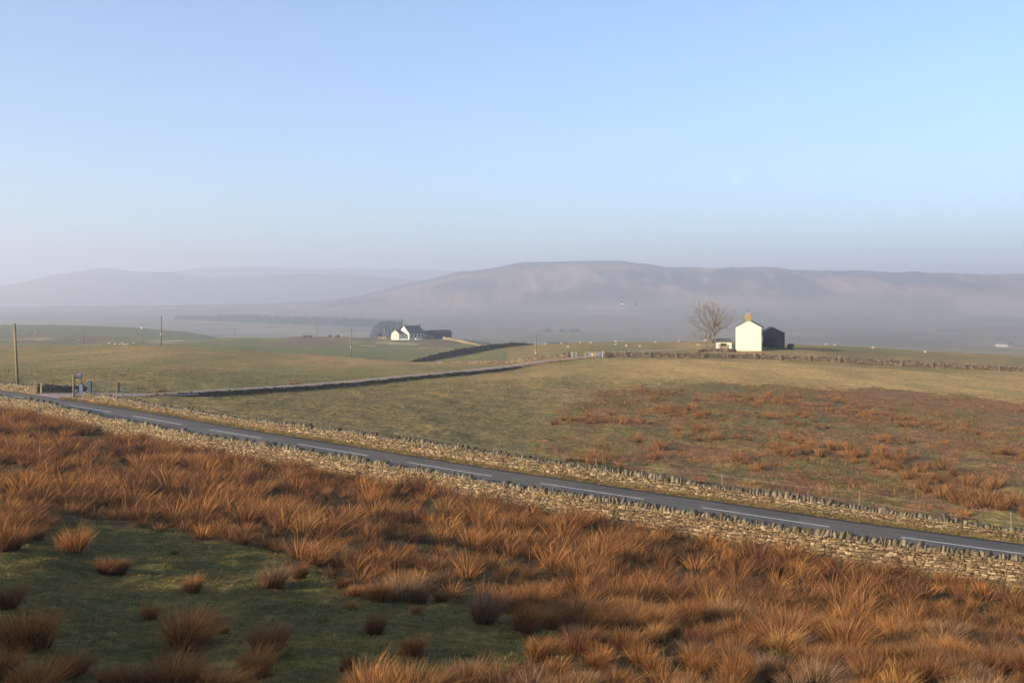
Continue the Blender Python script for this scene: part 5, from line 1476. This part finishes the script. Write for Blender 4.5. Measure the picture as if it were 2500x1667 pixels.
# far farm, bottom of the valley on the right, and the roof beyond the pasture
D = 1180.0
M_FARM = plain("far_render", (0.22, 0.205, 0.18, 1), 0.9, 0.1, 1.0)
ff = empty("far_farmstead", at(2452, D), math.radians(20), label="faint pale farmstead far across the valley at the right edge", cat="house")
MB().prism([(-4, -1), (4, -1), (4, 3.5), (0, 6), (-4, 3.5)], -9, 9).build("wall", M_FARM, ff)
MB().prism([(-4.5, 3.3), (0, 6.2), (4.5, 3.3), (4.5, 3.7), (0, 6.7), (-4.5, 3.7)][::-1], -9.4, 9.4).build("roof", M_SLATE, ff)
stone_wall(from_px([(2462, 846, 1160), (2480, 850, 1130), (2520, 860, 1060)]), 2.0, "faint pale wall leading down from the far farmstead", course=0.7, length=1.5, cope=(0.8, 0.6), thick=1.2, follow_crest=False)
D = 410.0
fr = empty("low_byre", at(1362, D), math.radians(80), label="low dark roof of a byre just showing over the sheep pasture", cat="barn")
zt = P(1362, 837.0, D).z - fr.location.z
MB().prism([(-2.2, -0.5), (2.2, -0.5), (2.2, zt - 1.0), (0, zt), (-2.2, zt - 1.0)], -3.4, 3.4).build("wall", M_SURR, fr)
MB().prism([(-2.6, zt - 1.1), (0, zt + 0.1), (2.6, zt - 1.1), (2.6, zt - 0.9), (0, zt + 0.35), (-2.6, zt - 0.9)][::-1], -3.6, 3.6).build("roof", M_SLATE, fr)

# ------------------------------------------------------------------ sheep
def sheep_proto(head_down):
    o = empty("sheep", (0, 0, 0))
    # body, neck and legs as one skinned figure
    me = bpy.data.meshes.new("body")
    hz = (0.72, 0.30) if head_down else (0.82, 0.98)
    vs = [(0, 0, 0.66), (0.32, 0, 0.68), (0.52, 0, 0.74), (hz[0], 0, hz[1]), (-0.32, 0, 0.68), (-0.55, 0, 0.66), (-0.62, 0, 0.5)]
    ed = [(0, 1), (1, 2), (2, 3), (0, 4), (4, 5), (5, 6)]
    rad = [0.30, 0.28, 0.17, 0.085, 0.29, 0.17, 0.05]
    for x, root in ((0.33, 1), (-0.36, 4)):
        for y in (-0.13, 0.13):
            b = len(vs)
            vs += [(x, y, 0.42), (x - 0.03, y, 0.22), (x, y, 0.02)]
            ed += [(root, b), (b, b + 1), (b + 1, b + 2)]
            rad += [0.10, 0.045, 0.04]
    me.from_pydata(vs, ed, [])
    ob = link("body", me, o)
    sk = ob.modifiers.new("skin", 'SKIN')
    for i, r in enumerate(rad): me.skin_vertices[0].data[i].radius = (r, r)
    me.skin_vertices[0].data[0].use_root = True
    sb = ob.modifiers.new("sub", 'SUBSURF'); sb.levels = 1; sb.render_levels = 1
    dg = bpy.context.evaluated_depsgraph_get()
    m2 = bpy.data.meshes.new_from_object(ob.evaluated_get(dg))
    m2.name = "body"; m2.materials.clear(); m2.materials.append(M_FLEECE)
    ob.modifiers.clear(); ob.data = m2
    mb = MB(); q = Vector((hz[0], 0, hz[1])); e = q + (Vector((0.16, 0, -0.12)) if head_down else Vector((0.2, 0, -0.06)))
    mb.tube(q - (e - q) * 0.3, e, 0.095, 0.055, 8); mb.build("head", M_SHEEPSKIN, o, True)
    for y in (-1, 1):
        MB().poly([q + Vector((-0.02, y * 0.07, 0.05)), q + Vector((0.02, y * 0.2, 0.06)), q + Vector((0.03, y * 0.09, 0.0)), q + Vector((-0.01, y * 0.1, 0.03))],
                  [(0, 1, 3), (1, 2, 3), (0, 3, 2), (0, 2, 1)]).build("ear", M_SHEEPSKIN, o)
    return o
# skin_vertices layer needs the modifier in place first on some versions, so make protos through a helper
SHEEP = [sheep_proto(True), sheep_proto(False)]
ORD = ["first", "second", "third", "fourth", "fifth", "sixth", "seventh", "eighth", "ninth", "tenth", "eleventh", "twelfth", "thirteenth", "fourteenth", "fifteenth", "sixteenth", "seventeenth", "eighteenth"]
used = [False, False]
def place_sheep(px, D, rz, kind, label, group, s=1.0):
    k = 0 if kind == 'g' else 1
    o = copy_tree(SHEEP[k]) if used[k] else SHEEP[k]
    used[k] = True
    o.location = at(px, D, -0.01)
    o.rotation_euler = (0, 0, rz)
    o.scale = (s, s, s)
    tag(o, label, "sheep", group)
def D_for(px, py, lo, hi):
    ds = np.linspace(lo, hi, 300)
    z = zg((px - CX) / F * ds, ds)
    e = np.abs(Y0 - F * z / ds - py)
    return float(ds[np.argmin(e)])
pas = [(1320.5, 850, 2.6, 's'), (1321.5, 843, 0.3, 'g'), (1332, 842.5, 3.3, 'g'), (1371.5, 841, 3.2, 's'), (1387, 850, 0.1, 'g'), (1417.5, 838.5, 0.2, 'g'), (1443, 839.5, 0.3, 's'),
       (1504, 836.5, 3.0, 's'), (1504, 843.5, 0.2, 'g'), (1520, 834, 0.4, 's'), (1529.5, 847, 1.7, 'g'), (1563, 848, 0.2, 'g'), (1600.5, 839, 0.3, 'g'), (1658, 835, 0.2, 'g'), (1721, 834.5, 0.1, 's')]
for i, (px, py, rz, k) in enumerate(pas):
    place_sheep(px, D_for(px, py, 262, 376), rz, k, f"{ORD[i]} sheep from the left on the pasture between the wooden pole and the bare tree", "sheep on the cottage pasture", 0.72)
right = [(2017, 844, 0.2, 'g'), (2038, 845, 0.2, 's'), (2132, 851.5, 3.0, 'g'), (2258.5, 862, 1.9, 's')]
for i, (px, py, rz, k) in enumerate(right):
    place_sheep(px, D_for(px, py, 275, 345), rz, k, f"{ORD[i]} sheep to the right of the barn, counting from the barn", "sheep right of the barn", 0.74)
hud = [(266, 841, 3.1, 's'), (271.5, 840.5, 1.5, 's'), (281.5, 843, 0.2, 'g'), (293, 842.5, 0.4, 's'), (299, 838.5, 0.2, 's'), (301.5, 843.5, 3.0, 'g'), (309, 843.5, 0.1, 's'), (312.5, 839, 0.3, 'g'), (326.5, 840, 0.2, 'g')]
for i, (px, py, rz, k) in enumerate(hud):
    place_sheep(px, D_for(px, py, 380, 560), rz, k, f"{ORD[i]} sheep from the left in the white huddle beyond the left field", "huddle of sheep beyond the left field", 0.85)
place_sheep(191.5, D_for(191.5, 833, 420, 620), 0.1, 's', "lone white sheep left of the hazy crossarm pole", "sheep on the left hill", 0.85)
hill = [(2, 797, 0.2), (69, 794, 0.3), (73, 793.5, 2.9), (98, 795, 0.2), (125, 794, 0.2), (179, 796, 0.2), (84, 802, 0.3), (110, 805, 1.0), (86, 813, 0.2), (86.5, 819, 2.0)]
hill.sort()
for i, (px, py, rz) in enumerate(hill):
    place_sheep(px, D_for(px, py, 690, 948), rz, 'g', f"{ORD[i]} tiny pale sheep from the left on the hazy left hill", "sheep on the left hill", 0.95)

# ------------------------------------------------------------------ woods
def conifers(name, pts, h, label, seed, slim=1.0):
    g = np.random.default_rng(seed)
    V, Fq, o = [], [], 0
    for x, y, f_ in pts:
        z = zg1(x, y); hh = h * f_ * g.uniform(0.72, 1.0) * (1 + 0.16 * float(fbm(np.array([x * 0.012]), np.array([y * 0.004]), 3)[0])); r = hh * g.uniform(0.20, 0.28) * slim
        for lv in range(4):
            zb, zt_ = z + hh * (0.02 + 0.21 * lv), z + hh * (0.42 + 0.2 * lv if lv < 3 else 1.0)
            rr = r * (1 - 0.22 * lv)
            n = 7
            a = np.linspace(0, 2 * np.pi, n, endpoint=False) + g.uniform(0, 1)
            ring = np.column_stack([x + rr * np.cos(a) * g.uniform(0.75, 1.2, n), y + rr * np.sin(a) * g.uniform(0.75, 1.2, n), zb + g.uniform(-0.03, 0.05, n) * hh])
            V.append(np.vstack([ring, [[x, y, zt_]]]))
            Fq += [(o + i, o + (i + 1) % n, o + n) for i in range(n)]
            o += n + 1
    ob = link(name, arr_mesh(name, np.concatenate(V), np.array(Fq), M_CONIFER))
    ob["kind"] = "stuff"
    return ob
g5 = np.random.default_rng(77)
pts = []
for _ in range(3200):
    px = g5.uniform(425, 985)
    Dn = np.interp(px, [425, 985], [2330, 1960]) + g5.uniform(0, np.interp(px, [425, 620, 985], [40, 110, 150]))
    if g5.random() < 0.55 + 0.45 * fbm(np.array([px * 0.03]), np.array([0.0]))[0]: pts.append(((px - CX) / F * Dn, Dn, 0.62 + 0.38 * min(1, (px - 425) / 190)))
conifers("far_plantation", pts, 15.5, "", 1, 0.6)
pts = []
for _ in range(1000):
    px = g5.uniform(904, 988); Dn = g5.uniform(1260, 1400)
    pts.append(((px - CX) / F * Dn, Dn, 0.34 + 0.66 * min(1, max(0, (px - 904) / 26)) ** 0.6 - (0.18 if px > 984 else 0)))
conifers("conifer_block", pts, 28.5, "", 2, 0.62)
pts = []
for px0, w in ((1336, 14), (1372, 10), (1398, 12), (1410, 6), (2320, 40)):
    for _ in range(24):
        px = px0 + g5.normal(0, w * 0.7); Dn = g5.uniform(1750, 1850)
        pts.append(((px - CX) / F * Dn, Dn, 0.75 * max(0.35, 1 - abs(px - px0) / (1.6 * w))))
conifers("valley_copses", pts, 8.5, "", 3)

# ------------------------------------------------------------------ snow, birds, moon
def snow(px0, px1, py, thick, label):
    V, n = [], 24
    for j in range(2):
        for i in range(n + 1):
            px = px0 + (px1 - px0) * i / n
            D_ = D_for(px, py + (thick * (0.5 + 0.5 * math.sin(i * 1.3)) * (1 if j else -0.3)), 6500, 7590)
            x = (px - CX) / F * D_
            V.append((x, D_ - 4, zg1(x, D_) + 4))
    q = np.array([(i, i + 1, n + 2 + i, n + 1 + i) for i in range(n)])
    o = link("snow_patch", arr_mesh("snow_patch", np.array(V), q, M_SNOW))
    tag(o, label, "snow", "snow patches on the far fell")
snow(887, 944, 658.6, 1.3, "long bright snow streak under the crest of the farthest fell")
snow(836, 876, 659.6, 0.7, "thin faint snow streak left of the bright one on the farthest fell")

def bird(loc, rz, label, dark, bank):
    o = empty("flying_bird", loc, rz, label=label, cat="bird", group="birds flying before the fell")
    o.rotation_euler = (bank, 0, rz)
    mb = MB()
    prev = None
    for x, r in ((-0.16, 0.01), (-0.08, 0.05), (0.02, 0.06), (0.1, 0.04), (0.14, 0.035), (0.18, 0.01)):
        if prev: mb.tube((prev[0], 0, 0), (x, 0, 0), prev[1], r, 8)
        prev = (x, r)
    mb.build("body", M_BIRDD if dark else M_BIRDW, o, True)
    MB().poly([(-0.15, 0, 0.005), (-0.28, -0.06, 0), (-0.28, 0.06, 0), (-0.2, 0, -0.01)], [(0, 1, 2), (3, 2, 1), (0, 2, 3), (0, 3, 1)]).build("tail", M_BIRDD, o)
    for s in (-1, 1):
        MB().poly([(0.08, s * 0.03, 0.02), (-0.06, s * 0.03, 0.02), (0.04, s * 0.22, 0.16), (-0.1, s * 0.2, 0.15), (-0.1, s * 0.40, 0.22), (-0.02, s * 0.2, 0.13)],
                  [(0, 2, 3, 1), (2, 4, 3), (0, 5, 2), (5, 4, 2), (1, 3, 5), (3, 4, 5), (0, 1, 5)]).build("wing", M_BIRDD, o)
    return o
bird(P(1518.5, 741.5, 170), 2.4, "black and white bird flying before the fell, the left of two", False, 0.5)
bird(P(1552, 743.5, 175), 1.9, "dark bird flying before the fell, the right of two", True, -0.3)

m, nt, out = new_mat("moon_surface")
tr_ = N(nt, "ShaderNodeBsdfTransparent"); df = N(nt, "ShaderNodeBsdfDiffuse")
pos = N(nt, "ShaderNodeNewGeometry").outputs["Position"]
nt.links.new(ramp(nt, noise(nt, pos, 0.03, 3), [(0.4, (0.02, 0.02, 0.02, 1)), (0.6, (0.034, 0.033, 0.032, 1))]), df.inputs[0])
ad = N(nt, "ShaderNodeAddShader")
nt.links.new(tr_.outputs[0], ad.inputs[0]); nt.links.new(df.outputs[0], ad.inputs[1]); nt.links.new(ad.outputs[0], out.inputs[0])
MD = 14000.0
lat, lon = 24, 36
V = [(math.sin(math.pi * i / lat) * math.cos(2 * math.pi * j / lon), math.sin(math.pi * i / lat) * math.sin(2 * math.pi * j / lon), math.cos(math.pi * i / lat)) for i in range(lat + 1) for j in range(lon)]
q = np.array([(i * lon + j, i * lon + (j + 1) % lon, (i + 1) * lon + (j + 1) % lon, (i + 1) * lon + j) for i in range(lat) for j in range(lon)])
moon = link("moon", arr_mesh("moon", np.array(V) * (10.6 / F * MD), q, m, smooth=True))
moon.location = P(1797, 437, MD)
tag(moon, "faint pale daytime moon low in the blue sky above the cottage", "moon")

# ------------------------------------------------------------------ haze
m, nt, out = new_mat("haze_air")
pv = N(nt, "ShaderNodeVolumePrincipled")
pv.inputs["Color"].default_value = HAZE_COLOR + (1,)
pv.inputs["Density"].default_value = HAZE_DENSITY
pv.inputs["Anisotropy"].default_value = 0.32
nt.links.new(pv.outputs[0], out.inputs["Volume"])
zmin = float(gz.min()) - 1.5
hz = MB().poly([(-9400, -1520, zmin), (9400, -1520, zmin), (9400, 9000, zmin), (-9400, 9000, zmin), (-9400, -1520, 275), (9400, -1520, 275), (9400, 9000, 275), (-9400, 9000, 275)],
               [(3, 2, 1, 0), (4, 5, 6, 7), (0, 1, 5, 4), (1, 2, 6, 5), (2, 3, 7, 6), (3, 0, 4, 7)]).build("haze", m)
tag(hz, kind="stuff")
